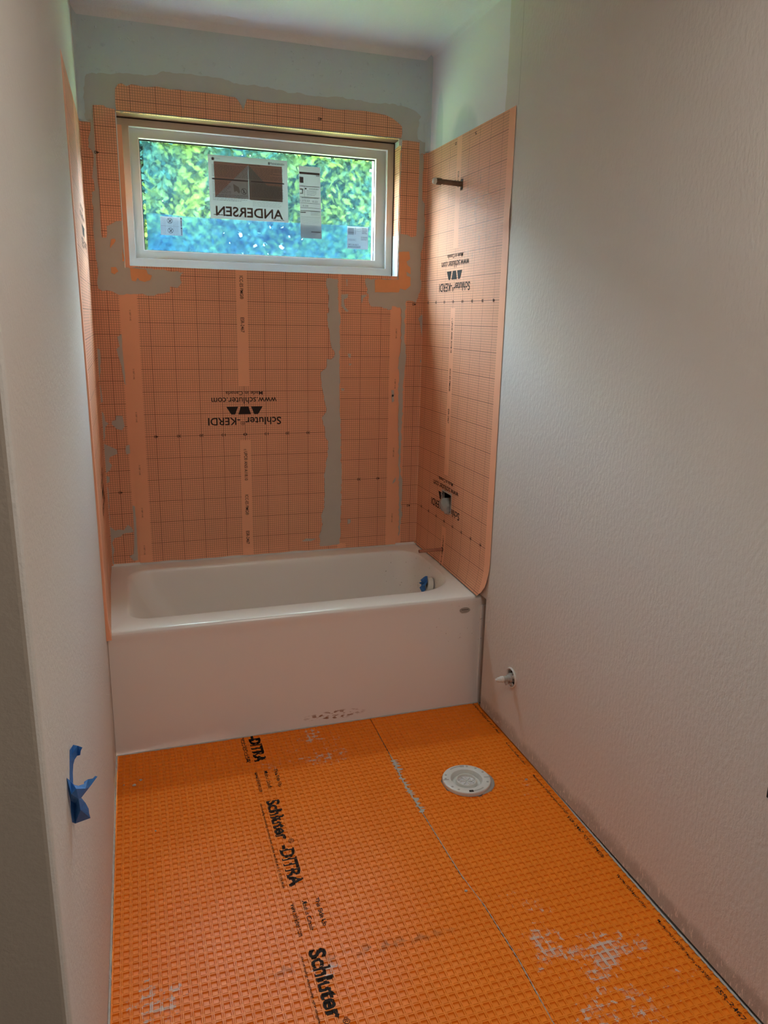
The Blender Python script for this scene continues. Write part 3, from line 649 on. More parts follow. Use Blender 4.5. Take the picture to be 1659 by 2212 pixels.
# sheet on the right wall, turning the corner on to the back wall
YC, RZ = -.367, 1.724
def rsheet(s, t):
    """s to viewer's right; the corner is at s = YC"""
    z = RZ + t; y = YC - s; r = .012; off = .0012
    if y > -r:
        a = min(1, (y + r) / (r * math.pi / 2))
        if y + r < r * math.pi / 2:
            th = a * math.pi / 2; return Vector((W - off - r + r * math.cos(th), -off - r + r * math.sin(th), z))
        return Vector((W - off - r - (y + r - r * math.pi / 2), -off, z))
    # lower edge lies out over the tub rim and curls at the front corner
    k = max(0.0, (.66 - z) / .15); q = max(0.0, min(1.0, (-y - .30) / .5))
    fl = .018 * k * k * q + .006 * k * k
    e = max(0, -y - .80) / .07
    bul = .0035 * math.exp(-((z - 2.02) / .05) ** 2) * e if e > 0 else 0
    return Vector((W - off - fl - bul - .001 * e, y + .03 * k * max(0, e) * 1.0, z))
bm = bmesh.new()
ss = spread(-.5, .5, 50, -.367, YC - HV[0] if False else 0.0, *[round(YC - y, 5) for y in (HV[0] + .004, HV[1] - .004, HA[0] + .004, HA[1] - .004)], -.363, -.359, -.371, -.375)
ts = spread(.513 - RZ, 2.391 - RZ, 70, *[round(z - RZ, 5) for z in (HV[2] + .003, HV[3] - .003, HA[2] + .004, HA[3] - .004)])
lattice(bm, ss, ts, rsheet, skip=((YC - HV[1] + .004, YC - HV[0] - .004, HV[2] + .003 - RZ, HV[3] - .003 - RZ), (YC - HA[1] + .004, YC - HA[0] - .004, HA[2] + .004 - RZ, HA[3] - .004 - RZ)),
        uvf=lambda s, t: (s, t))
# trim the front lower corner round
for v in list(bm.verts):
    if v.co.y < -.800 and v.co.z < .60 and v.co.x > 1.0:
        lim = -.868 + .065 * max(0, (.60 - v.co.z) / .087) ** 1.6
        if v.co.y < lim: v.co.y = lim
m_right = obj('wall_membrane', bm, M_mem); meta(m_right, 'orange gridded membrane sheet on the right wall with pipe and valve openings', 'membrane')
rp = lambda s, t: rsheet(s, t) + Vector((-.0007, 0, 0))
prints(m_right, rp, [0, -.998], cyc(RZ, -1.23, .66), [(k * .1, t, str(abs(k) * 10)) for k in (-3, -2, -1, 0, 1, 2, 3, 4) for t in (0, -.998)] + [(.16, .645, '5'), (-.04, .645, '0')])
# the valve hole cuts through the lower logo: drop print that floats over the opening
for ch in m_right.children:
    if ch.name.startswith('printed'):
        b2 = bmesh.new(); b2.from_mesh(ch.data)
        kill = [fc for fc in b2.faces if HV[0] < fc.calc_center_median().y < HV[1] and HV[2] < fc.calc_center_median().z < HV[3]]
        bmesh.ops.delete(b2, geom=kill, context='FACES'); b2.to_mesh(ch.data); b2.free()
bm = bmesh.new()
for (x, z) in ((1.454, 1.716), (1.455, .717)): put_text(bm, '40', (x + .009, z + .006), (-.018, 0), (0, -.012), lambda a, b: Vector((a, -.0018, b)), .01)
obj('ruler_numbers', bm, M_ink, m_right)
# sheet on the left wall
YL, LZ = -.345, 1.857
def lsheet(s, t):
    z = LZ + t; y = YL + s; r = .012; off = .0010
    if y > -r:
        if y + r < r * math.pi / 2:
            th = (y + r) / r; return Vector((off + r - r * math.cos(th), -off - r + r * math.sin(th), z))
        return Vector((off + r + (y + r - r * math.pi / 2), -off, z))
    q = max(0, (-y - .2) / .65); g = (2.39 - z) / 1.9
    k = max(0.0, (.60 - z) / .09)
    return Vector((off + .008 * q * g + .010 * k * k * q, y - .045 * q * max(0, 1 - g * 1.4), z - .012 * q * (k > .9)))
bm = bmesh.new()
lattice(bm, spread(-.5, .5, 50, .333, .337, .341, .345, .349, .353), spread(.513 - LZ, 2.389 - LZ, 60), lsheet, uvf=lambda s, t: (s, t))
tsk = spread(.513 - LZ, 2.389 - LZ, 60); prev = None; uvl = bm.loops.layers.uv.verify()
for t_ in tsk:      # the edge is pressed back to the wall
    p = lsheet(-.5, t_); cur = (bm.verts.new(p), bm.verts.new((.0002, p.y - .004, p.z)))
    if prev:
        fc = bm.faces.new((prev[0], cur[0], cur[1], prev[1]))
        for l in fc.loops: l[uvl].uv = (-.48, 0)
    prev = cur
m_left = obj('wall_membrane', bm, M_mem); meta(m_left, 'orange gridded membrane sheet on the left wall, seen almost edge-on', 'membrane')
lp = lambda s, t: lsheet(s, t) + Vector((.0007, 0, 0))
prints(m_left, lp, [-.03, -1.028], cyc(LZ, -1.3, .5), [])
bm = bmesh.new()
for (x, z) in ((.062, 1.857), (.062, .857)): put_text(bm, '40', (x + .009, z + .006), (-.018, 0), (0, -.012), lambda a, b: Vector((a, -.0018, b)), .01)
obj('ruler_numbers', bm, M_ink, m_left)
# narrower sheet right of the grey joint
bm = bmesh.new(); sc2, tz2 = .887, .868
lattice(bm, spread(1.088, 1.387, 12), spread(.516, WZ0 + .01, 40), lambda x, z: Vector((x, -.0034 - (.004 * max(0, (.545 - z) / .03) ** 2), z)), uvf=lambda x, z: (x - sc2, z - tz2))
m_nar = obj('wall_membrane', bm, M_mem); meta(m_nar, 'narrow orange gridded membrane sheet right of the wide grey vertical joint', 'membrane')
bm = bmesh.new()
for k in (2, 3, 4): put_text(bm, str(k * 10), (sc2 + k * .1 + .009, tz2 + .006), (-.018, 0), (0, -.012), lambda a, b: Vector((a, -.0041, b)), .01)
obj('ruler_numbers', bm, M_ink, m_nar)
# tiny codes printed along the plain margins
for par, x, zz, yy in ((m_main, .150, (1.66, 1.41, 1.22, .98, .78, .60), -.0028), (m_nar, 1.366, (1.60, 1.36, 1.02, .68), -.0041)):
    bm = bmesh.new()
    for z in zz: put_text(bm, 'S 1207 11:42', (x - .003, z), (0, -.045), (.006, 0), lambda a, b, yy=yy: Vector((a, yy, b)))
    obj('margin_codes', bm, M_ink, par)
# thinset smears
def smear(name, pts, h0, h1, mat, label, cat, seed, amp=.0035, group=None):
    bm = bmesh.new(); slab(bm, rough(pts, random.Random(seed), amp), BK, h0, h1)
    bmesh.ops.recalc_face_normals(bm, faces=bm.faces)
    o = obj(name, bm, mat); return meta(o, label, cat, group)
smear('compound_smear', TR['smear_top'], .0, .0016, M_smear, 'broad grey ragged smear of compound on the wall above the window', 'plaster', 1)
smear('thinset_patch', TR['patch_left'], .0, .0040, M_thin, 'grey thinset patch around the lower left corner of the window', 'thinset', 2)
smear('thinset_patch', TR['patch_right'], .0, .0046, M_thin, 'grey thinset patch from lower right window corner down beside the plain margin', 'thinset', 3)
smear('thinset_patch', TR['strip_mid'], .0, .0052, M_thin, 'wide grey vertical thinset joint between the two back wall membranes', 'thinset', 4)
smear('thinset_patch', TR['edge_left_a'], .0, .0030, M_thin, 'small grey thinset streak in the left corner at mid height', 'thinset', 5, .002)
smear('thinset_patch', TR['edge_left_b'], .0, .0031, M_thin, 'ragged grey thinset trail down the left corner above the tub', 'thinset', 6, .002)
smear('thinset_patch', TR['edge_left_c'], .0, .0036, M_thin, 'thin grey sliver of thinset along upper left margin of the wide sheet', 'thinset', 7, .001)
smear('thinset_patch', TR['edge_left_d'], .0, .0037, M_thin, 'thin grey sliver of thinset beside the left plain margin just above the tub', 'thinset', 8, .001)
dab_labels = ['round grey dab on the grid left of the wide sheet, largest of the small dabs', 'small grey dab touching the left plain margin above the tub', 'hook shaped grey dab just right of the grey joint under the window',
 'grey dab left of the right corner patch under the window', 'upper of two small dabs in the middle of the narrow sheet', 'lower of two small dabs in the middle of the narrow sheet', 'tiny square dab at the left edge of the narrow sheet',
 'upper grey dab on the right plain margin', 'grey dab on the right plain margin just under another dab', 'slanted grey dab low on the right plain margin', 'faint grey dab low on the narrow sheet near the tub',
 'flat horizontal grey dab above the tub left of the grey joint', 'tall grey dab in the right corner at window sill level', 'tiny grey dab in the right corner at mid height', 'grey dab on the strip above the window, upper one',
 'flat grey dab on the strip above the window, lower one', 'thin grey drip right under the window sill']
for i, q in enumerate(TR['dabs']): smear('thinset_dab', q, .002, .0058 if i in (7, 8, 9) else .0050, M_thin, dab_labels[i], 'thinset', 20 + i, .0012, 'small thinset dabs on the back wall')
# membrane strips that turn into the window reveal
def strip(name, pts, h, label, fold, uvo, seed):
    bm = bmesh.new(); slab(bm, rough(pts, random.Random(seed), .0012, .02), BK, 0, h, uvf=lambda a, b: (a - uvo[0], b - uvo[1]))
    uvl = bm.loops.layers.uv.verify()
    for quad, uvs in fold:
        vs_ = [bm.verts.new(p) for p in quad]; fc = bm.faces.new(vs_)
        for l, q in zip(fc.loops, uvs): l[uvl].uv = q
    o = obj(name, bm, M_strip); return meta(o, label, 'membrane')
h = .0062
zt = WZ1 - .0015
ms = strip('membrane_strip', TR['top_strip'], h, 'orange gridded membrane strip above the window turning into its head', [
    ([(WX0, -h, zt), (WX1, -h, zt), (WX1, .012, zt), (WX0, .012, zt)], [(WX0, .003), (WX1, .003), (WX1, -.0095), (WX0, -.0095)]),
    ([(WX0, .012, zt), (WX1, .012, zt), (WX1, .084, zt), (WX0, .084, zt)], [(.001, .001), (.0011, .001), (.0011, .0011), (.001, .0011)])], (0.0, 2.480), 11)
bm = bmesh.new(); put_text(bm, '40', (.998, 2.493), (-.018, 0), (0, -.012), lambda a, b: Vector((a, -h - .0006, b)), .01); obj('ruler_numbers', bm, M_ink, ms)
ms = strip('membrane_strip', TR['jamb_left'], h, 'orange gridded membrane strip down the left side of the window', [
    ([(WX0 + .0008, -h, 2.08), (WX0 + .0008, .084, 2.08), (WX0 + .0008, .084, WZ1), (WX0 + .0008, -h, WZ1)], [(0, .2), (.09, .2), (.09, .5), (0, .5)])], (.059, 2.277), 12)
bm = bmesh.new(); put_text(bm, '40', (.068, 2.283), (-.018, 0), (0, -.012), lambda a, b: Vector((a, -h - .0006, b)), .01); obj('ruler_numbers', bm, M_ink, ms)
xr = WX1 - .0006
ms = strip('membrane_strip', TR['jamb_right'], h, 'orange gridded membrane strip down the right side of the window', [
    ([(xr, -h, 2.026), (xr, .084, 2.026), (xr, .084, WZ1 - .03), (xr, -h, WZ1 - .02)], [(.001, 2.026), (.09, 2.026), (.09, 2.41), (.001, 2.42)])], (.0, .0), 13)
bm = bmesh.new(); put_poly(bm, [(-.006, WZ0 + .01), (.084, WZ0 + .01), (.084, 2.03), (.03, 2.024), (-.006, 2.03)], lambda y, z: Vector((xr - .0006, y, z)))
o = obj('thinset_patch', bm, simple('pale_reveal_mortar', (.72, .72, .68), .8, var=.1, scale=40).m); meta(o, 'pale mortar skim on the lower part of the right window reveal', 'thinset')
bm = bmesh.new(); slab(bm, rough(rect(xr - .012, WZ1 - .030, xr + .003, WZ1 - .003), random.Random(41), .0015, .004), BK, .0, .0085); meta(obj('mortar_blob', bm, MATS['pale_reveal_mortar']), 'pale blob of mortar at the upper right corner of the window reveal', 'thinset')
def corner(pl, label, seed):
    root = thing('corner_patch', (pl[0][0][0], 0, pl[0][0][1]), label, 'membrane')
    for q in pl:
        bm = bmesh.new(); slab(bm, rough(q, random.Random(seed), .001), BK, .003, .0068); bmesh.ops.recalc_face_normals(bm, faces=bm.faces)
        obj('exposed_piece', bm, M_plain, root)
    return root
corner([TR['corner_right']], 'plain orange preformed corner piece at the lower right window corner', 14)
corner(TR['bits_left'], 'plain orange corner piece showing through thinset at lower left window corner', 15)

# ------------------------------------------------------------------ bathtub
tub = thing('bathtub', (.76, -.4, 0), 'white alcove bathtub with flat apron under the window', 'bathtub')
def rr(x0, x1, y0, y1, rad, n=10):
    """rounded rectangle with 4 corner radii (fl, fr, br, bl)"""
    out = []
    for (cx, cy, a0, r) in ((x0, y0, 180, rad[0]), (x1, y0, 270, rad[1]), (x1, y1, 0, rad[2]), (x0, y1, 90, rad[3])):
        sx = 1 if cx == x0 else -1; sy = 1 if cy == y0 else -1
        px, py = cx + sx * r, cy + sy * r
        for k in range(n + 1):
            a = math.radians(a0 + 90 * k / n); out.append((px + r * math.cos(a), py + r * math.sin(a)))
    return out
bm = bmesh.new()
X0, X1 = .001, 1.537
def loop(pts, z): return [bm.verts.new((p[0], p[1], z if not callable(z) else z(*p))) for p in pts]
def outer(dx, dy): return rr(X0 + dx, X1 - dx, -D + dy, -.002, (.004, .004, .004, .004))
L = [loop(outer(0, .0), T - .012), loop(outer(.0, .003), T - .004), loop(outer(.0, .010), T), ]
ins = [(0.0, 0.0, T), (.006, .001, T - .001), (.012, .006, T - .006), (.018, .010, T - .018)]
base = dict(x0=.074, x1=1.452, y0=-.682, y1=-.085)
def inner(k0, k1, kf, kb, rad, z): return loop(rr(base['x0'] + k0, base['x1'] - k1, base['y0'] + kf, base['y1'] - kb, rad), z)
L.append(inner(-.006, -.006, -.006, -.006, (.085, .20, .12, .10), T + .0005))
L.append(inner(0, 0, 0, 0, (.08, .195, .115, .095), T - .001))
L.append(inner(.008, .006, .005, .005, (.08, .19, .11, .09), T - .008))
L.append(inner(.020, .014, .010, .010, (.08, .18, .10, .09), T - .03))
L.append(inner(.06, .028, .022, .022, (.09, .16, .10, .09), T - .12))
L.append(inner(.13, .048, .035, .035, (.10, .14, .10, .10), T - .25))
L.append(inner(.18, .065, .050, .050, (.11, .13, .11, .11), T - .33))
L.append(inner(.22, .090, .075, .075, (.11, .12, .11, .11), T - .365))
L.append(inner(.28, .140, .120, .120, (.10, .10, .10, .10), T - .378))
for a, b in zip(L, L[1:]): bridge(bm, a, b)
bm.faces.new(L[-1])
bmesh.ops.recalc_face_normals(bm, faces=bm.faces)
o = obj('basin', bm, M_tub, tub); smooth_by_angle(o, 50)
bm = bmesh.new()
prof = [(-D, T - .012), (-D - .001, T - .022), (-D + .002, T - .034), (-D + .004, T - .06), (-D + .004, .26), (-D - .001, .10), (-D - .006, .012), (-D - .006, .004)]
xs_ = spread(X0, X1, 24)
rows = [[bm.verts.new((x, y, z)) for x in xs_] for y, z in prof]
for a, b in zip(rows, rows[1:]):
    for i in range(len(xs_) - 1): bm.faces.new((a[i], b[i], b[i + 1], a[i + 1]))
for sgn, x in ((1, X0), (-1, X1)):
    for (y0, z0), (y1, z1) in zip(prof, prof[1:]):
        bm.faces.new([bm.verts.new(p) for p in ((x, y0, z0), (x, y1, z1), (x, -.70, z1), (x, -.70, z0))])
bmesh.ops.remove_doubles(bm, verts=bm.verts, dist=1e-5)
bmesh.ops.recalc_face_normals(bm, faces=bm.faces)
o = obj('apron', bm, M_tub, tub); smooth_by_angle(o, 40)
bm = bmesh.new(); box(bm, (X1 - .030, -D - .0045, .01), (X1 - .0005, -D + .004, T - .045)); bmesh.ops.bevel(bm, geom=bm.edges[:], offset=.003, segments=2, affect='EDGES'); obj('apron_end_lip', bm, M_tub, tub)
# tiling flange behind the rim
bm = bmesh.new(); box(bm, (X0, -.0015, T - .01), (X1, -.0005, T + .012)); obj('tiling_flange', bm, M_tub, tub)
# oval badge
bm = bmesh.new()
pts = [(1.435 + .024 * math.cos(2 * math.pi * k / 32), .4465 + .0125 * math.sin(2 * math.pi * k / 32)) for k in range(32)]
slab(bm, pts, lambda a, b, h_: Vector((a, -D + .004 - h_, b)), 0, .0028); bmesh.ops.recalc_face_normals(bm, faces=bm.faces); bd = obj('oval_badge', bm, M_chrome, tub)
bm = bmesh.new(); put_poly(bm, rect(1.419, .4475, 1.451, .4515), lambda a, b: Vector((a, -D + .0008, b))); put_poly(bm, rect(1.426, .4415, 1.444, .4425), lambda a, b: Vector((a, -D + .0008, b)))
obj('engraved_line', bm, M_pgrey, bd)
# overflow opening with gasket
ov = Vector((1.404, -.418, .437)); nrm = Vector((-1, 0, .18)).normalized()
bm = bmesh.new(); lathe(bm, ov - nrm * .02, nrm, [(0, .036), (.022, .036), (.025, .034), (.025, .022), (.01, .020)], 28, False, False); o = obj('overflow_ring', bm, M_pvc, tub); smooth_by_angle(o)
bm = bmesh.new(); lathe(bm, ov - nrm * .014, nrm, [(0, .021), (.004, .021)], 20); obj('overflow_drain', bm, M_dark, tub)
rnd = random.Random(8)
bm = bmesh.new()
ctr = ov + nrm * .012; t1 = Vector((0, 1, 0)); t2 = nrm.cross(t1)
rim_ = [bm.verts.new(ctr + t1 * (.029 * math.cos(a) * rnd.uniform(.85, 1.12)) - t2 * (.040 * math.sin(a) * rnd.uniform(.85, 1.15)) + nrm * rnd.uniform(-.006, .006)) for a in [2 * math.pi * k / 14 for k in range(14)]]
mid_ = [bm.verts.new(ctr + t1 * (.014 * math.cos(a)) - t2 * (.018 * math.sin(a)) + nrm * rnd.uniform(.004, .026)) for a in [2 * math.pi * k / 14 for k in range(14)]]
bridge(bm, rim_, mid_); cv = bm.verts.new(ctr + nrm * .004)
for k in range(14): bm.faces.new((mid_[k], mid_[(k + 1) % 14], cv))
bmesh.ops.recalc_face_normals(bm, faces=bm.faces)
meta(obj('masking_tape', bm, M_tape), 'crumpled blue tape stuck over the overflow opening inside the bathtub', 'tape')

# ------------------------------------------------------------------ plumbing on the right wall
arm = thing('shower_pipe_stub', (W, -.405, 2.198), 'weathered brass shower pipe stub with pale cap sticking out of the right wall', 'pipe')
ax = Vector((-1, 0, .03)).normalized(); p0 = Vector((W + .05, -.405, 2.197))
bm = bmesh.new(); lathe(bm, p0, ax, [(0, .0105), (.145, .0105), (.147, .0105)], 24); o = obj('pipe', bm, M_pipe, arm); smooth_by_angle(o)
bm = bmesh.new(); lathe(bm, p0, ax, [(.143, .0105), (.144, .0135), (.166, .0135), (.168, .012), (.169, .011)], 8); obj('collar', bm, M_pipe, arm)
bm = bmesh.new(); lathe(bm, p0, ax, [(.166, .0115), (.170, .0125), (.177, .0120), (.181, .009), (.182, .004)], 24); o = obj('end_cap', bm, M_pvc, arm); smooth_by_angle(o, 60)
bm = bmesh.new(); lathe(bm, p0, ax, [(.030, .012), (.030, .0175), (.040, .0175), (.052, .015), (.052, .0105)], 8, False, False); obj('elbow_fitting', bm, M_pipe, arm)

sp = thing('copper_spout_pipe', (W, -.364, .587), 'straight copper pipe stub low above the tub rim', 'pipe')
bm = bmesh.new(); lathe(bm, Vector((W + .03, -.364, .5865)), Vector((-1, 0, -.008)), [(0, .0079), (.152, .0079), (.152, .0065), (.02, .0065)], 24, True, False); o = obj('pipe', bm, M_copper, sp); smooth_by_angle(o)
bm = bmesh.new(); lathe(bm, Vector((W - .004, -.364, .5865)), (-1, 0, 0), [(0, .0105), (.002, .0105), (.0025, .0085)], 18, True, False); obj('cut_ring', bm, M_dark, sp)

vt = thing('shower_valve', (W, -.385, .82), 'brass shower valve wrapped in cloudy plastic inside the square wall cutout', 'valve')
bm = bmesh.new(); lathe(bm, Vector((W + .07, -.385, .815)), (-1, 0, 0), [(0, .040), (.03, .040), (.034, .030), (.06, .028), (.062, .018), (.085, .016), (.087, .010), (.10, .010)], 28); o = obj('valve_body', bm, M_pipe, vt); smooth_by_angle(o)
bm = bmesh.new(); lathe(bm, Vector((W + .045, -.385, .74)), (0, 0, 1), [(0, .009), (.17, .009)], 16); lathe(bm, Vector((W + .045, -.45, .815)), (0, 1, 0), [(0, .012), (.13, .012)], 16); obj('supply_pipes', bm, M_copper, vt)
bm = bmesh.new(); bmesh.ops.create_icosphere(bm, subdivisions=3, radius=1)
rnd = random.Random(4)
for v in bm.verts:
    p = v.co.copy(); n_ = 1 + .16 * math.sin(p.y * 9 + 1) * math.cos(p.z * 8) + rnd.uniform(-.06, .06)
    v.co = Vector((W - .002 + -.004 + p.x * .028 * n_, -.388 + p.y * .043 * n_, .812 + p.z * .033 * n_ + (-.012 if p.y < -.3 else 0)))
o = obj('plastic_wrap', bm, M_poly, vt, smooth=True)
bm = bmesh.new(); g_ = lambda y, z: Vector((W - .0028, y, z))
rnd = random.Random(2)
oy = [(-.328, .868), (-.44, .868), (-.44, .779), (-.328, .779)]
pts_o = rough([(-.322, .874), (-.446, .874), (-.448, .772), (-.322, .776)], rnd, .003, .008)
for i in range(len(pts_o)):
    a, b = pts_o[i], pts_o[(i + 1) % len(pts_o)]
    ca = Vector((min(max(a[0], -.438), -.330), min(max(a[1], .781), .866))); cb = Vector((min(max(b[0], -.438), -.330), min(max(b[1], .781), .866)))
    put_poly(bm, [tuple(a), tuple(b), tuple(cb), tuple(ca)], g_) if (cb - ca).length > 1e-4 else None
obj('torn_edge', bm, M_gyp, vt)

sup = thing('toilet_supply_stub', (W, -1.106, .278), 'white capped water supply stub with round flange low on the right wall', 'pipe')
c0 = Vector((W, -1.106, .277))
bm = bmesh.new(); lathe(bm, c0 + Vector((.02, 0, 0)), (-1, 0, 0), [(0, .039), (.020, .041), (.024, .041), (.027, .038), (.024, .034), (.006, .032), (0, .030)], 36, False, False); o = obj('flange_ring', bm, M_pvc, sup); smooth_by_angle(o)
bm = bmesh.new(); lathe(bm, c0 + Vector((.012, 0, 0)), (-1, 0, 0), [(0, .031), (.001, .031)], 24); obj('wall_hole', bm, M_dark, sup)
bm = bmesh.new(); lathe(bm, c0 + Vector((.01, 0, .0)), Vector((-1, 0, -.03)), [(0, .019), (.018, .019), (.020, .014), (.030, .013), (.032, .0105), (.052, .0105)], 24); o = obj('pipe', bm, M_pvcgrey, sup); smooth_by_angle(o)
bm = bmesh.new(); lathe(bm, c0 + Vector((-.036, 0, -.001)), Vector((-1, 0, -.03)), [(0, .0105), (.001, .0125), (.012, .0125), (.014, .0105), (.026, .0095), (.027, .006), (.036, .0055)], 20); o = obj('end_cap', bm, M_pvc, sup); smooth_by_angle(o)
bm = bmesh.new(); lathe(bm, c0 + Vector((-.022, 0, -.006)), (0, 0, -1), [(0, .008), (.014, .008), (.015, .005), (.022, .004)], 14); obj('drip_nipple', bm, M_pvcgrey, sup)
bm = bmesh.new()
for a in (-60, -95, -130, 150): 
    r_ = math.radians(a); q = c0 + Vector((-.004, .028 * math.cos(r_), .028 * math.sin(r_))); lathe(bm, q, (-1, 0, 0), [(0, .008), (.004, .006)], 6)
obj('mortar_crumbs', bm, M_mortar, sup)

eb = thing('electrical_box', (W, -2.39, .585), 'dark metal outlet box in the right wall at the picture edge', 'outlet box')
bm = bmesh.new(); fs_ = box(bm, (W - .001, -2.448, .5745), (W + .05, -2.351, .6115))
for f_ in [f_ for f_ in bm.faces if f_.normal.x < -.5 or all(abs(v.co.x - (W - .001)) < 1e-6 for v in f_.verts)]: bm.faces.remove(f_)
obj('box_shell', bm, M_steel, eb)
bm = bmesh.new(); box(bm, (W - .0035, -2.40, .640), (W + .0005, -2.347, .660)); obj('mounting_ear', bm, M_steel, eb)

# ------------------------------------------------------------------ floor membrane
PIT = .0235; ZB = .0018
BR = [0, .035, .15, .21, .79, .85, .965]
PV = [-.0014, 0, 0, -.0037, -.0037, 0, 0]
FT = .0058
def prof1(u):
    u = u % 1.0
    for i in range(7):
        a = BR[i]; b = BR[i + 1] if i < 6 else 1.0
        if a <= u <= b + 1e-9:
            va = PV[i]; vb = PV[(i + 1) % 7]
            return va + (vb - va) * ((u - a) / (b - a))
    return 0
def deck(x, y, dx=0.0):
    a = prof1((x - dx) / PIT); b = prof1((y + .8) / PIT)
    if a < -.0012 - 1e-6 and b < -.0012 - 1e-6: v = max(a, b)
    elif a < -.0012 - 1e-6: v = b
    elif b < -.0012 - 1e-6: v = a
    else: v = min(a, b)
    return FT + v
def breaks(a, b, o):
    out = {round(a, 6), round(b, 6)}; k = math.floor((a - o) / PIT)
    while o + k * PIT < b:
        for q in BR:
            p = o + (k + q) * PIT
            if a < p < b: out.add(round(p, 6))
        k += 1
    return sorted(out)
FC = Vector((1.226, -1.326)); FR = .094
def seam_x(y):
    pts = [(-.8, 1.015), (-1.127, 1.008), (-1.264, .999), (-1.5, 1.004), (-1.76, 1.009), (-1.9, 1.024), (-2.1, 1.028), (-2.29, 1.020), (-2.6, 1.02)]
    for (y0, x0), (y1, x1) in zip(pts, pts[1:]):
        if y1 <= y <= y0: return x0 + (x1 - x0) * (y - y0) / (y1 - y0)
    return 1.02
def gap_x(y):
    pts = [(-.78, 1.514), (-.907, 1.516), (-1.08, 1.515), (-1.286, 1.509), (-1.54, 1.503), (-1.85, 1.4985), (-2.06, 1.4965), (-2.2, 1.498), (-2.6, 1.499)]
    for (y0, x0), (y1, x1) in zip(pts, pts[1:]):
        if y1 <= y <= y0: return x0 + (x1 - x0) * (y - y0) / (y1 - y0)
    return 1.5
def deck_mesh(x0, x1, dx, left, righ, hole=None):
    xs = breaks(x0, x1, dx); ys_ = breaks(-2.60, -.797, -.8)
    V = []; Fc = []
    nx, ny = len(xs), len(ys_)
    for i, x in enumerate(xs):
        for j, y in enumerate(ys_):
            z = deck(x, y, dx); xx = x
            if left: xx = max(xx, left(y))
            if righ: xx = min(xx, righ(y))
            px, py = xx, y
            if hole:
                d = Vector((px, py)) - hole[0]; r = d.length
                if r < hole[1] and r > hole[1] - .012:
                    d = d / r * hole[1]; px, py = hole[0].x + d.x, hole[0].y + d.y
            V.append((px, py, z))
    for i in range(nx - 1):
        for j in range(ny - 1):
            if hole:
                c = Vector(((xs[i] + xs[i + 1]) / 2, (ys_[j] + ys_[j + 1]) / 2)) - hole[0]
                if c.length < hole[1] - .004: continue
            a, b, c_, d_ = i * ny + j, (i + 1) * ny + j, (i + 1) * ny + j + 1, i * ny + j + 1
            if abs(V[a][0] - V[b][0]) < 1e-7 and abs(V[d_][0] - V[c_][0]) < 1e-7: continue
            Fc.append((a, b, c_, d_))
    me = bpy.data.meshes.new('floor_membrane'); me.from_pydata(V, [], Fc); me.update()
    return me
f1 = link('floor_membrane', deck_mesh(.006, 1.03, .006, None, lambda y: seam_x(y) - .0010), M_ditra)
meta(f1, 'large orange waffle underlayment mat left of the seam with bold black lettering', 'floor mat')
f2 = link('floor_membrane', deck_mesh(.994, 1.517, 1.0115, lambda y: seam_x(y) + .0010, gap_x, (FC, FR)), M_ditra)
meta(f2, 'narrow orange waffle underlayment mat right of the seam, around the white toilet flange', 'floor mat')
def drape(parent, name, items, dx):
    for s_, o_, du, dv, bold in items:
        bm = bmesh.new(); put_text(bm, s_, o_, du, dv, lambda a, b: Vector((a, b, 0)), bold)
        xsv = [v.co.x for v in bm.verts]; ysv = [v.co.y for v in bm.verts]
        for lo, hi, org, no in ((min(xsv), max(xsv), dx, (1, 0, 0)), (min(ysv), max(ysv), -.8, (0, 1, 0))):
            for q in breaks(lo, hi, org)[1:-1]:
                co = (q, 0, 0) if no[0] else (0, q, 0)
                bmesh.ops.bisect_plane(bm, geom=bm.verts[:] + bm.edges[:] + bm.faces[:], plane_co=co, plane_no=no, dist=1e-6)
        for v in bm.verts: v.co.z = deck(v.co.x, v.co.y, dx) + .0006
        obj(name, bm, M_ink, parent)
it = []
for y0 in (-.557, -1.232, -1.907):
    def cl(s_, x, ya, yb, hgt, bold=.0):
        if yb > -.797 or ya < -2.6: return
        it.append((s_, (x, ya), (0, yb - ya), (hgt, 0), bold))
    cl('Schluter', .500, y0, y0 - .216, .047, .034)
    cl('®', .536, y0 - .219, y0 - .239, .018, .0)
    cl('-DITRA', .500, y0 - .243, y0 - .430, .046, .034)
    cl('uses: uncoupling, waterproofing, vapor management, compliant with ANSI A118.12 - ICC-ES PMG®', .476, y0 - .012, y0 - .428, .011, .006)
    cl('This Side Up', .556, y0 - .495, y0 - .605, .017, .020)
    cl('Made in Canada', .522, y0 - .497, y0 - .608, .015, .004)
    cl('www.schluter.com', .488, y0 - .497, y0 - .622, .015, .004)
it.append(('-DITRA', (.500, -.803), (0, -.180), (.046, 0), .034)) 
it.append(('ICC-ES-COM', (.470, -.812), (0, -.165), (.011, 0), .006))
drape(f1, 'printed_lettering', it, .006)
it = []
for s_, ya, yb in (('ASTM C627 compliant with ANSI', -.80, -.905), ('ESR-2467 ICC-ES PMG®', -.91, -1.06), ('www.schluter.com', -1.13, -1.29), ('Manufactured to ANSI® complies with ANSI®', -1.36, -1.60), ('ESR-2467', -1.61, -1.70), ('ICC-ES PMG®', -1.71, -1.82),
                   ('www.schluter.com', -1.90, -2.04), ('Manufactured to ANSI® complies with ANSI®', -2.09, -2.30), ('ESR-2467', -2.32, -2.42)):
    it.append((s_, (gap_x((ya + yb) / 2) - .030, ya), (0, yb - ya), (.011, 0), .006))
drape(f2, 'printed_lettering', it, 1.0115)
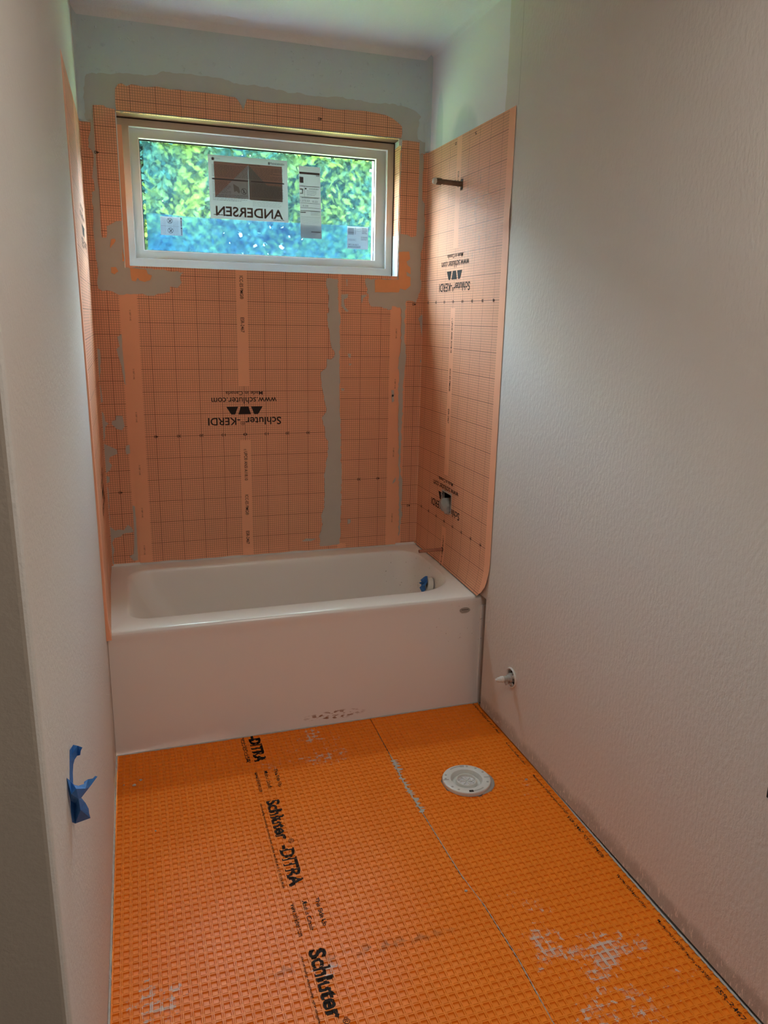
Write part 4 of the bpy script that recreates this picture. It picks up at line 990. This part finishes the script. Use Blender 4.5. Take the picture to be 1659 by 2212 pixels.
# grey thinset squeezed out of the seam
bm = bmesh.new(); rnd = random.Random(9); prev = None; y = -1.075
while y > -2.55:
    wdt = .0012 if not (-1.42 < y < -1.10) else .0022
    wl_, wr_ = wdt * rnd.uniform(.6, 1.8), wdt * rnd.uniform(.6, 1.8)
    if -1.45 < y < -1.12 and rnd.random() < .40: wr_ += rnd.uniform(.006, .022)
    if -1.45 < y < -1.12 and rnd.random() < .25: wl_ += rnd.uniform(.004, .012)
    x = seam_x(y); zt_ = FT + .0011
    cur = [bm.verts.new((x - wl_, y, FT - .0002)), bm.verts.new((x, y, zt_)), bm.verts.new((x + wr_, y, FT - .0002))]
    if prev:
        for i in range(2): bm.faces.new((prev[i], prev[i + 1], cur[i + 1], cur[i]))
    prev = cur; y -= rnd.uniform(.003, .007)
bmesh.ops.recalc_face_normals(bm, faces=bm.faces)
meta(obj('seam_mortar', bm, M_mortar), 'thin grey mortar line squeezed from the seam between the orange mats', 'mortar')
# grey mortar left between mat edge and right wall
bm = bmesh.new(); rnd = random.Random(12); prev = None; y = -.80
while y > -2.58:
    cur = [bm.verts.new((gap_x(y) - .0005 - rnd.uniform(0, .0015), y, .0055)), bm.verts.new((gap_x(y) + .004, y, .0062 + rnd.uniform(0, .002))), bm.verts.new((gap_x(y) + .007, y, .001))]
    if prev:
        for i in range(2): bm.faces.new((prev[i], prev[i + 1], cur[i + 1], cur[i]))
    prev = cur; y -= .012
meta(obj('edge_mortar', bm, M_mortar), 'grey mortar bead between the orange mat and the right wall', 'mortar')
bm = bmesh.new(); prev = None; y = -.80
while y > -2.50:
    cur = [bm.verts.new((.0005, y, .007 + rnd.uniform(-.002, .003))), bm.verts.new((.0048 + rnd.uniform(-.001, .001), y, .0052))]
    if prev: bm.faces.new((prev[0], prev[1], cur[1], cur[0]))
    prev = cur; y -= .01
meta(obj('edge_mortar', bm, M_mortar), 'rough grey mortar line between the orange mat and the left wall', 'mortar')
# bead at the foot of the apron
bm = bmesh.new(); prev = None
for i in range(121):
    x = .004 + 1.505 * i / 120; r_ = rnd.uniform(0, .003)
    cur = [bm.verts.new((x, -D - .006, .007 + r_ * .5)), bm.verts.new((x, -D - .0105 - r_, .0065))]
    if prev: bm.faces.new((prev[0], prev[1], cur[1], cur[0]))
    prev = cur
meta(obj('edge_mortar', bm, M_mortar), 'thin grey mortar line at the foot of the bathtub apron', 'mortar')

# ------------------------------------------------------------------ toilet flange
fl = thing('toilet_flange', (1.222, -1.328, 0), 'round white plastic toilet flange set in the orange floor', 'flange')
cz = Vector((1.222, -1.328, 0)); RT = .0195
A0 = math.radians(-18)
def pol(r, a): return (cz.x + r * math.cos(a), cz.y + r * math.sin(a))
bm = bmesh.new(); lathe(bm, (cz.x, cz.y, .002), (0, 0, 1), [(0, .086), (.002, .088), (.014, .0885), (.0165, .087), (.0175, .085), (.0175, .060), (.0165, .058), (.004, .0525), (-.001, .052), (-.001, .040)], 72, False, False); o = obj('flange_ring', bm, M_pvc, fl); smooth_by_angle(o, 30)
bm = bmesh.new(); lathe(bm, (cz.x, cz.y, .004), (0, 0, 1), [(-.002, .0405), (.008, .0385), (.0105, .0375), (.0115, .0365), (.0115, .034), (.009, .033), (.002, .0315)], 56, False, False); o = obj('inner_collar', bm, M_pvc, fl); smooth_by_angle(o, 30)
bm = bmesh.new(); lathe(bm, (cz.x, cz.y, .004), (0, 0, 1), [(0, .0318), (.003, .0318), (.0035, .029), (.002, .024), (.0045, .008), (.005, .001)], 40, False, True); cap = obj('knockout_cap', bm, simple('pale_translucent_plastic', (.62, .61, .62), .2, coat=.5, var=.25, scale=110, bump=.8, bscale=180).m, fl)
bm = bmesh.new()
for k in range(3):
    a = A0 + k * math.pi / 3; d = Vector((math.cos(a), math.sin(a), 0)); n_ = Vector((-d.y, d.x, 0)) * .0014
    c3 = Vector((cz.x, cz.y, .0098)); v = [bm.verts.new(c3 + d * .022 + n_), bm.verts.new(c3 - d * .022 + n_), bm.verts.new(c3 - d * .022 - n_), bm.verts.new(c3 + d * .022 - n_)]
    bm.faces.new(v); ex = bmesh.ops.extrude_face_region(bm, geom=[bm.faces[-1]] if False else [bm.faces[:][-1]]); bmesh.ops.translate(bm, verts=[g for g in ex['geom'] if isinstance(g, bmesh.types.BMVert)], vec=(0, 0, -.005))
for k in range(10):
    a = k * .628; q = pol(.027, a); box(bm, (q[0] - .002, q[1] - .001, .006), (q[0] + .002, q[1] + .001, .0092))
obj('cap_rib', bm, M_pvc, cap)
def slot(r, a0, a1, wd, n=14):
    bm = bmesh.new(); prev = None
    for k in range(n + 1):
        a = a0 + (a1 - a0) * k / n; cur = [bm.verts.new((*pol(r - wd, a), RT + .0003)), bm.verts.new((*pol(r + wd, a), RT + .0003))]
        if prev: bm.faces.new((prev[0], prev[1], cur[1], cur[0]))
        prev = cur
    return bm
R_ = math.radians
# camera-facing axes of the photo: slots at front, back, left and right
for a0, a1, w0 in ((95, 128, .0028), (275, 308, .0028)):
    obj('bolt_slot', slot(.077, R_(a0 - 10), R_(a1 - 10), w0), M_pvcgrey, fl)
    obj('bolt_keyhole', slot(.077, R_(a0 - 22), R_(a0 - 10), .0058), M_pvcgrey if a0 < 200 else M_dark, fl)
for a in (0, 180):
    bm = bmesh.new(); d = Vector((math.cos(R_(a - 10)), math.sin(R_(a - 10)))); n_ = Vector((-d.y, d.x)) * .003
    q = [Vector((cz.x, cz.y)) + d * .066 + n_, Vector((cz.x, cz.y)) + d * .0875 + n_, Vector((cz.x, cz.y)) + d * .0875 - n_, Vector((cz.x, cz.y)) + d * .066 - n_]
    bm.faces.new([bm.verts.new((*p, RT + .0003)) for p in q]); obj('bolt_slot', bm, M_pvcgrey, fl)
for a in (-32, 15, 40, 65, 148, 165, 205, 225):
    q = pol(.077, R_(a)); bm = bmesh.new(); lathe(bm, (q[0], q[1], RT - .001), (0, 0, 1), [(0, .0046), (.0013, .0046), (.0014, .0022)], 16, False, False); 
    lathe(bm, (q[0], q[1], RT + .0002), (0, 0, 1), [(0, .0022), (.0003, .0022)], 12); obj('screw_hole', bm, M_pvcgrey, fl)
# the hole cut around it and the pale sleeve showing at its right
bm = bmesh.new(); prev = None
for k in range(27):
    a = R_(-75 + 4.2 * k); w_ = .012 * math.sin(math.pi * k / 26) + .002
    cur = [bm.verts.new((*pol(.0885, a), .010)), bm.verts.new((*pol(.0885 + w_, a), .0085)), bm.verts.new((*pol(.0885 + w_ + .001, a), .001))]
    if prev:
        for i in range(2): bm.faces.new((prev[i], prev[i + 1], cur[i + 1], cur[i]))
    prev = cur
obj('pipe_sleeve', bm, M_pvcgrey, fl, smooth=True)

# ------------------------------------------------------------------ blue tape on the left wall
TAPE1 = [(0.0012, -2.222, 0.8834), (0.0045, -2.2, 0.88), (0.0125, -2.205, 0.8797), (0.0205, -2.21, 0.8776), (0.0173, -2.21, 0.8715), (0.0155, -2.21, 0.8629), (0.0102, -2.205, 0.8594), (0.006, -2.21, 0.8556), (0.004, -2.22, 0.8518), (0.0036, -2.235, 0.8444), (0.0046, -2.255, 0.8311), (0.0006, -2.262, 0.8412), (0.0006, -2.25, 0.8546), (0.0006, -2.235, 0.8682), (0.0023, -2.215, 0.8697), (0.0021, -2.235, 0.854)]
TAPE2 = [(0.0006, -2.298, 0.8752), (0.0047, -2.285, 0.8598), (0.0089, -2.275, 0.8452), (0.015, -2.272, 0.8402), (0.0235, -2.265, 0.8377), (0.0225, -2.255, 0.8355), (0.0288, -2.25, 0.8362), (0.0368, -2.245, 0.8333), (0.0406, -2.24, 0.8346), (0.0443, -2.24, 0.8325), (0.0311, -2.255, 0.8231), (0.0191, -2.285, 0.8242), (0.024, -2.275, 0.8063), (0.0279, -2.27, 0.7899), (0.028, -2.27, 0.7804), (0.0291, -2.265, 0.7672), (0.0045, -2.275, 0.7682), (0.0006, -2.28, 0.7749), (0.0006, -2.285, 0.7995), (0.0011, -2.285, 0.8223), (0.0006, -2.295, 0.8475), (0.0068, -2.31, 0.8507), (0.0161, -2.3, 0.8322), (0.015, -2.31, 0.8589), (0.0261, -2.275, 0.8345), (0.0069, -2.275, 0.8088), (0.0169, -2.295, 0.8076)]
def tape_mesh(name, pts, tris, parent):
    bm = bmesh.new(); V = [bm.verts.new(p) for p in pts]
    for t in tris:
        bm.faces.new([V[i] for i in t])
    bmesh.ops.recalc_face_normals(bm, faces=bm.faces)
    o = obj(name, bm, M_tape, parent); md = o.modifiers.new('thickness', 'SOLIDIFY'); md.thickness = .0005; return o
tp = thing('masking_tape', (.0, -2.27, .80), 'torn crumpled strip of blue tape hanging from the left wall', 'tape')
tape_mesh('peeled_strip', TAPE1, [(0, 1, 14), (1, 2, 14), (2, 6, 14), (2, 3, 4), (2, 4, 5), (2, 5, 6), (6, 7, 14), (14, 7, 13), (0, 14, 13), (13, 7, 8), (13, 8, 15), (13, 15, 12), (15, 8, 9), (12, 15, 9), (12, 9, 11), (9, 10, 11)], tp)
tape_mesh('crumpled_end', TAPE2, [(0, 1, 21), (0, 21, 20), (1, 23, 21), (1, 2, 23), (2, 3, 23), (3, 24, 23), (3, 4, 24), (4, 5, 6), (4, 6, 24), (6, 10, 24), (6, 7, 10), (7, 8, 9), (7, 9, 10), (23, 24, 22), (24, 11, 22), (24, 10, 11), (21, 23, 22),
    (20, 21, 19), (21, 25, 19), (21, 22, 25), (22, 11, 12), (22, 12, 26), (22, 26, 25), (12, 13, 26), (13, 14, 26), (14, 15, 26), (26, 15, 16), (25, 26, 16), (25, 16, 18), (16, 17, 18), (19, 25, 18)], tp)

# ------------------------------------------------------------------ crumbs on the floor
rnd = random.Random(31)
spots = [(.065, -1.012, .009, 'left one of two pale plaster crumbs on the mat near the tub'), (.088, -.985, .007, 'right one of two pale plaster crumbs on the mat near the tub'), (.030, -1.0, .003, 'tiny pale crumb beside the left wall near the tub'),
         (.13, -1.29, .004, 'small pale crumb left of the bold lettering, further from the tub'), (1.44, -1.38, .006, 'pale plaster crumb by the lettering near the right wall'), (.995, -1.83, .006, 'pale crumb lying beside the seam')]
for x, y, r_, lab in spots:
    bm = bmesh.new(); bmesh.ops.create_icosphere(bm, subdivisions=1, radius=r_)
    for v in bm.verts: v.co = Vector((v.co.x * rnd.uniform(.7, 1.2) + x, v.co.y * rnd.uniform(.6, 1) + y, max(v.co.z * .5, -r_ * .3) + FT + r_ * .2))
    meta(obj('plaster_crumb', bm, M_mortar), lab, 'crumb', 'plaster crumbs on the floor mat')

# ------------------------------------------------------------------ outdoors: ground and trees beyond the window
def leaf_mat(name, a, b):
    t = NT(name); c = t.mix(t.ramp(t.noise(t.obj(), 1.7, 3), .42, .62), a, b); t.color(c); t.b.inputs['Roughness'].default_value = .9; t.b.inputs['Specular IOR Level'].default_value = 0
    tl = t.node('ShaderNodeBsdfTranslucent'); t.l.new(c, tl.inputs[0]); mx = t.node('ShaderNodeMixShader'); mx.inputs[0].default_value = .3
    t.l.new(t.b.outputs[0], mx.inputs[1]); t.l.new(tl.outputs[0], mx.inputs[2]); t.l.new(mx.outputs[0], t.out.inputs['Surface'])
    return t.m
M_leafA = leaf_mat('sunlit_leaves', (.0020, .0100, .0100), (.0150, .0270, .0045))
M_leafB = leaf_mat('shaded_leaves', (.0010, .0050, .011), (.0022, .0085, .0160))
M_bark = simple('tree_bark', (.14, .10, .07), .9, var=.3, scale=8).m
M_grass = simple('lawn', (.10, .17, .06), .95, var=.3, scale=3).m
bm = bmesh.new(); lattice(bm, [-30, 30], [.25, 60], lambda x, y: Vector((x, y, -.6))); meta(obj('ground', bm, M_grass), kind='structure')
def tree(x, y, hgt, rad, n, mat, label, seed, zlo=.8):
    rnd = random.Random(seed); root = thing('tree', (x, y, -.6), label, 'tree', 'trees behind the window')
    bm = bmesh.new(); lathe(bm, (x, y, -.6), (0, 0, 1), [(0, .18), (hgt * .4, .12), (hgt * .8, .05)], 10); obj('trunk', bm, M_bark, root)
    V = []; F = []
    cl = [(rnd.gauss(0, .45), rnd.gauss(0, .45), rnd.random(), rnd.uniform(.25, .5)) for _ in range(60)]
    for i in range(n):
        a, b, c, r = cl[rnd.randrange(60)]
        p = Vector((x + a * rad + rnd.gauss(0, r * .5), y + b * rad + rnd.gauss(0, r * .5), zlo + c * (hgt - zlo) + rnd.gauss(0, r * .5)))
        s = rnd.uniform(.022, .055); u = Vector((rnd.uniform(-1, 1), rnd.uniform(-1, 1), rnd.uniform(-1, 1))).normalized(); w = u.cross(Vector((rnd.uniform(-1, 1), rnd.uniform(-1, 1), rnd.uniform(-1, 1)))).normalized()
        k = len(V); V += [tuple(p - u * s), tuple(p + w * s * .5), tuple(p + u * s), tuple(p - w * s * .5)]; F.append((k, k + 1, k + 2, k + 3))
    me = bpy.data.meshes.new('foliage'); me.from_pydata(V, [], F); link('foliage', me, mat, root)
tree(.4, 4.6, 3.7, 1.1, 30000, M_leafA, 'bright yellow-green tree seen through the left part of the glass', 1, 1.6)
tree(2.3, 4.9, 3.7, 1.1, 30000, M_leafA, 'bright green tree seen through the right part of the glass', 2, 1.8)
tree(1.3, 7.2, 5.0, 1.5, 24000, M_leafB, 'dark green tree seen between the two brighter ones', 3, .2)
tree(3.6, 7.6, 5.0, 1.5, 14000, M_leafB, 'dark green tree beyond the right edge of the glass', 4, .2)
tree(-.8, 7.4, 5.0, 1.5, 12000, M_leafB, 'dark green tree beyond the left edge of the glass', 5, .2)
def hedge(label):
    rnd = random.Random(77); V = []; F = []
    for i in range(40000):
        p = Vector((rnd.uniform(-3, 7), 9 + rnd.uniform(-.5, .5), rnd.uniform(-.6, 4.2))); s = rnd.uniform(.045, .10)
        u = Vector((rnd.uniform(-1, 1), rnd.uniform(-1, 1), rnd.uniform(-1, 1))).normalized(); w = u.cross(Vector((.3, rnd.uniform(-1, 1), .5))).normalized()
        k = len(V); V += [tuple(p - u * s), tuple(p + w * s * .6), tuple(p + u * s), tuple(p - w * s * .6)]; F.append((k, k + 1, k + 2, k + 3))
    me = bpy.data.meshes.new('hedge'); me.from_pydata(V, [], F); o = link('hedge', me, M_leafB); o['kind'] = 'stuff'; meta(o, label, 'hedge')
def sky_blocking_hedge(label):  # out of view, added to keep low sky light off the walls
    rnd = random.Random(78); V = []; F = []
    for i in range(34000):
        a = rnd.uniform(-1, 1); x = 2 + (a + (.25 if a > 0 else -.25)) * 20; y = 9.5 - min(8.0, max(0, abs(x - 2) - 6) * .42)
        p = Vector((x, y + rnd.uniform(-.4, .4), rnd.uniform(-.6, 5.4))); s = rnd.uniform(.12, .26)
        u = Vector((rnd.uniform(-1, 1), rnd.uniform(-1, 1), rnd.uniform(-1, 1))).normalized(); w = u.cross(Vector((.3, rnd.uniform(-1, 1), .5))).normalized()
        k = len(V); V += [tuple(p - u * s), tuple(p + w * s * .6), tuple(p + u * s), tuple(p - w * s * .6)]; F.append((k, k + 1, k + 2, k + 3))
    me = bpy.data.meshes.new('hedge'); me.from_pydata(V, [], F); o = link('hedge', me, M_leafB); o['kind'] = 'stuff'; meta(o, label, 'hedge')
sky_blocking_hedge('long hedge out of view on both sides, added to block low sky light')
hedge('tall dense hedge behind the trees outside the window')
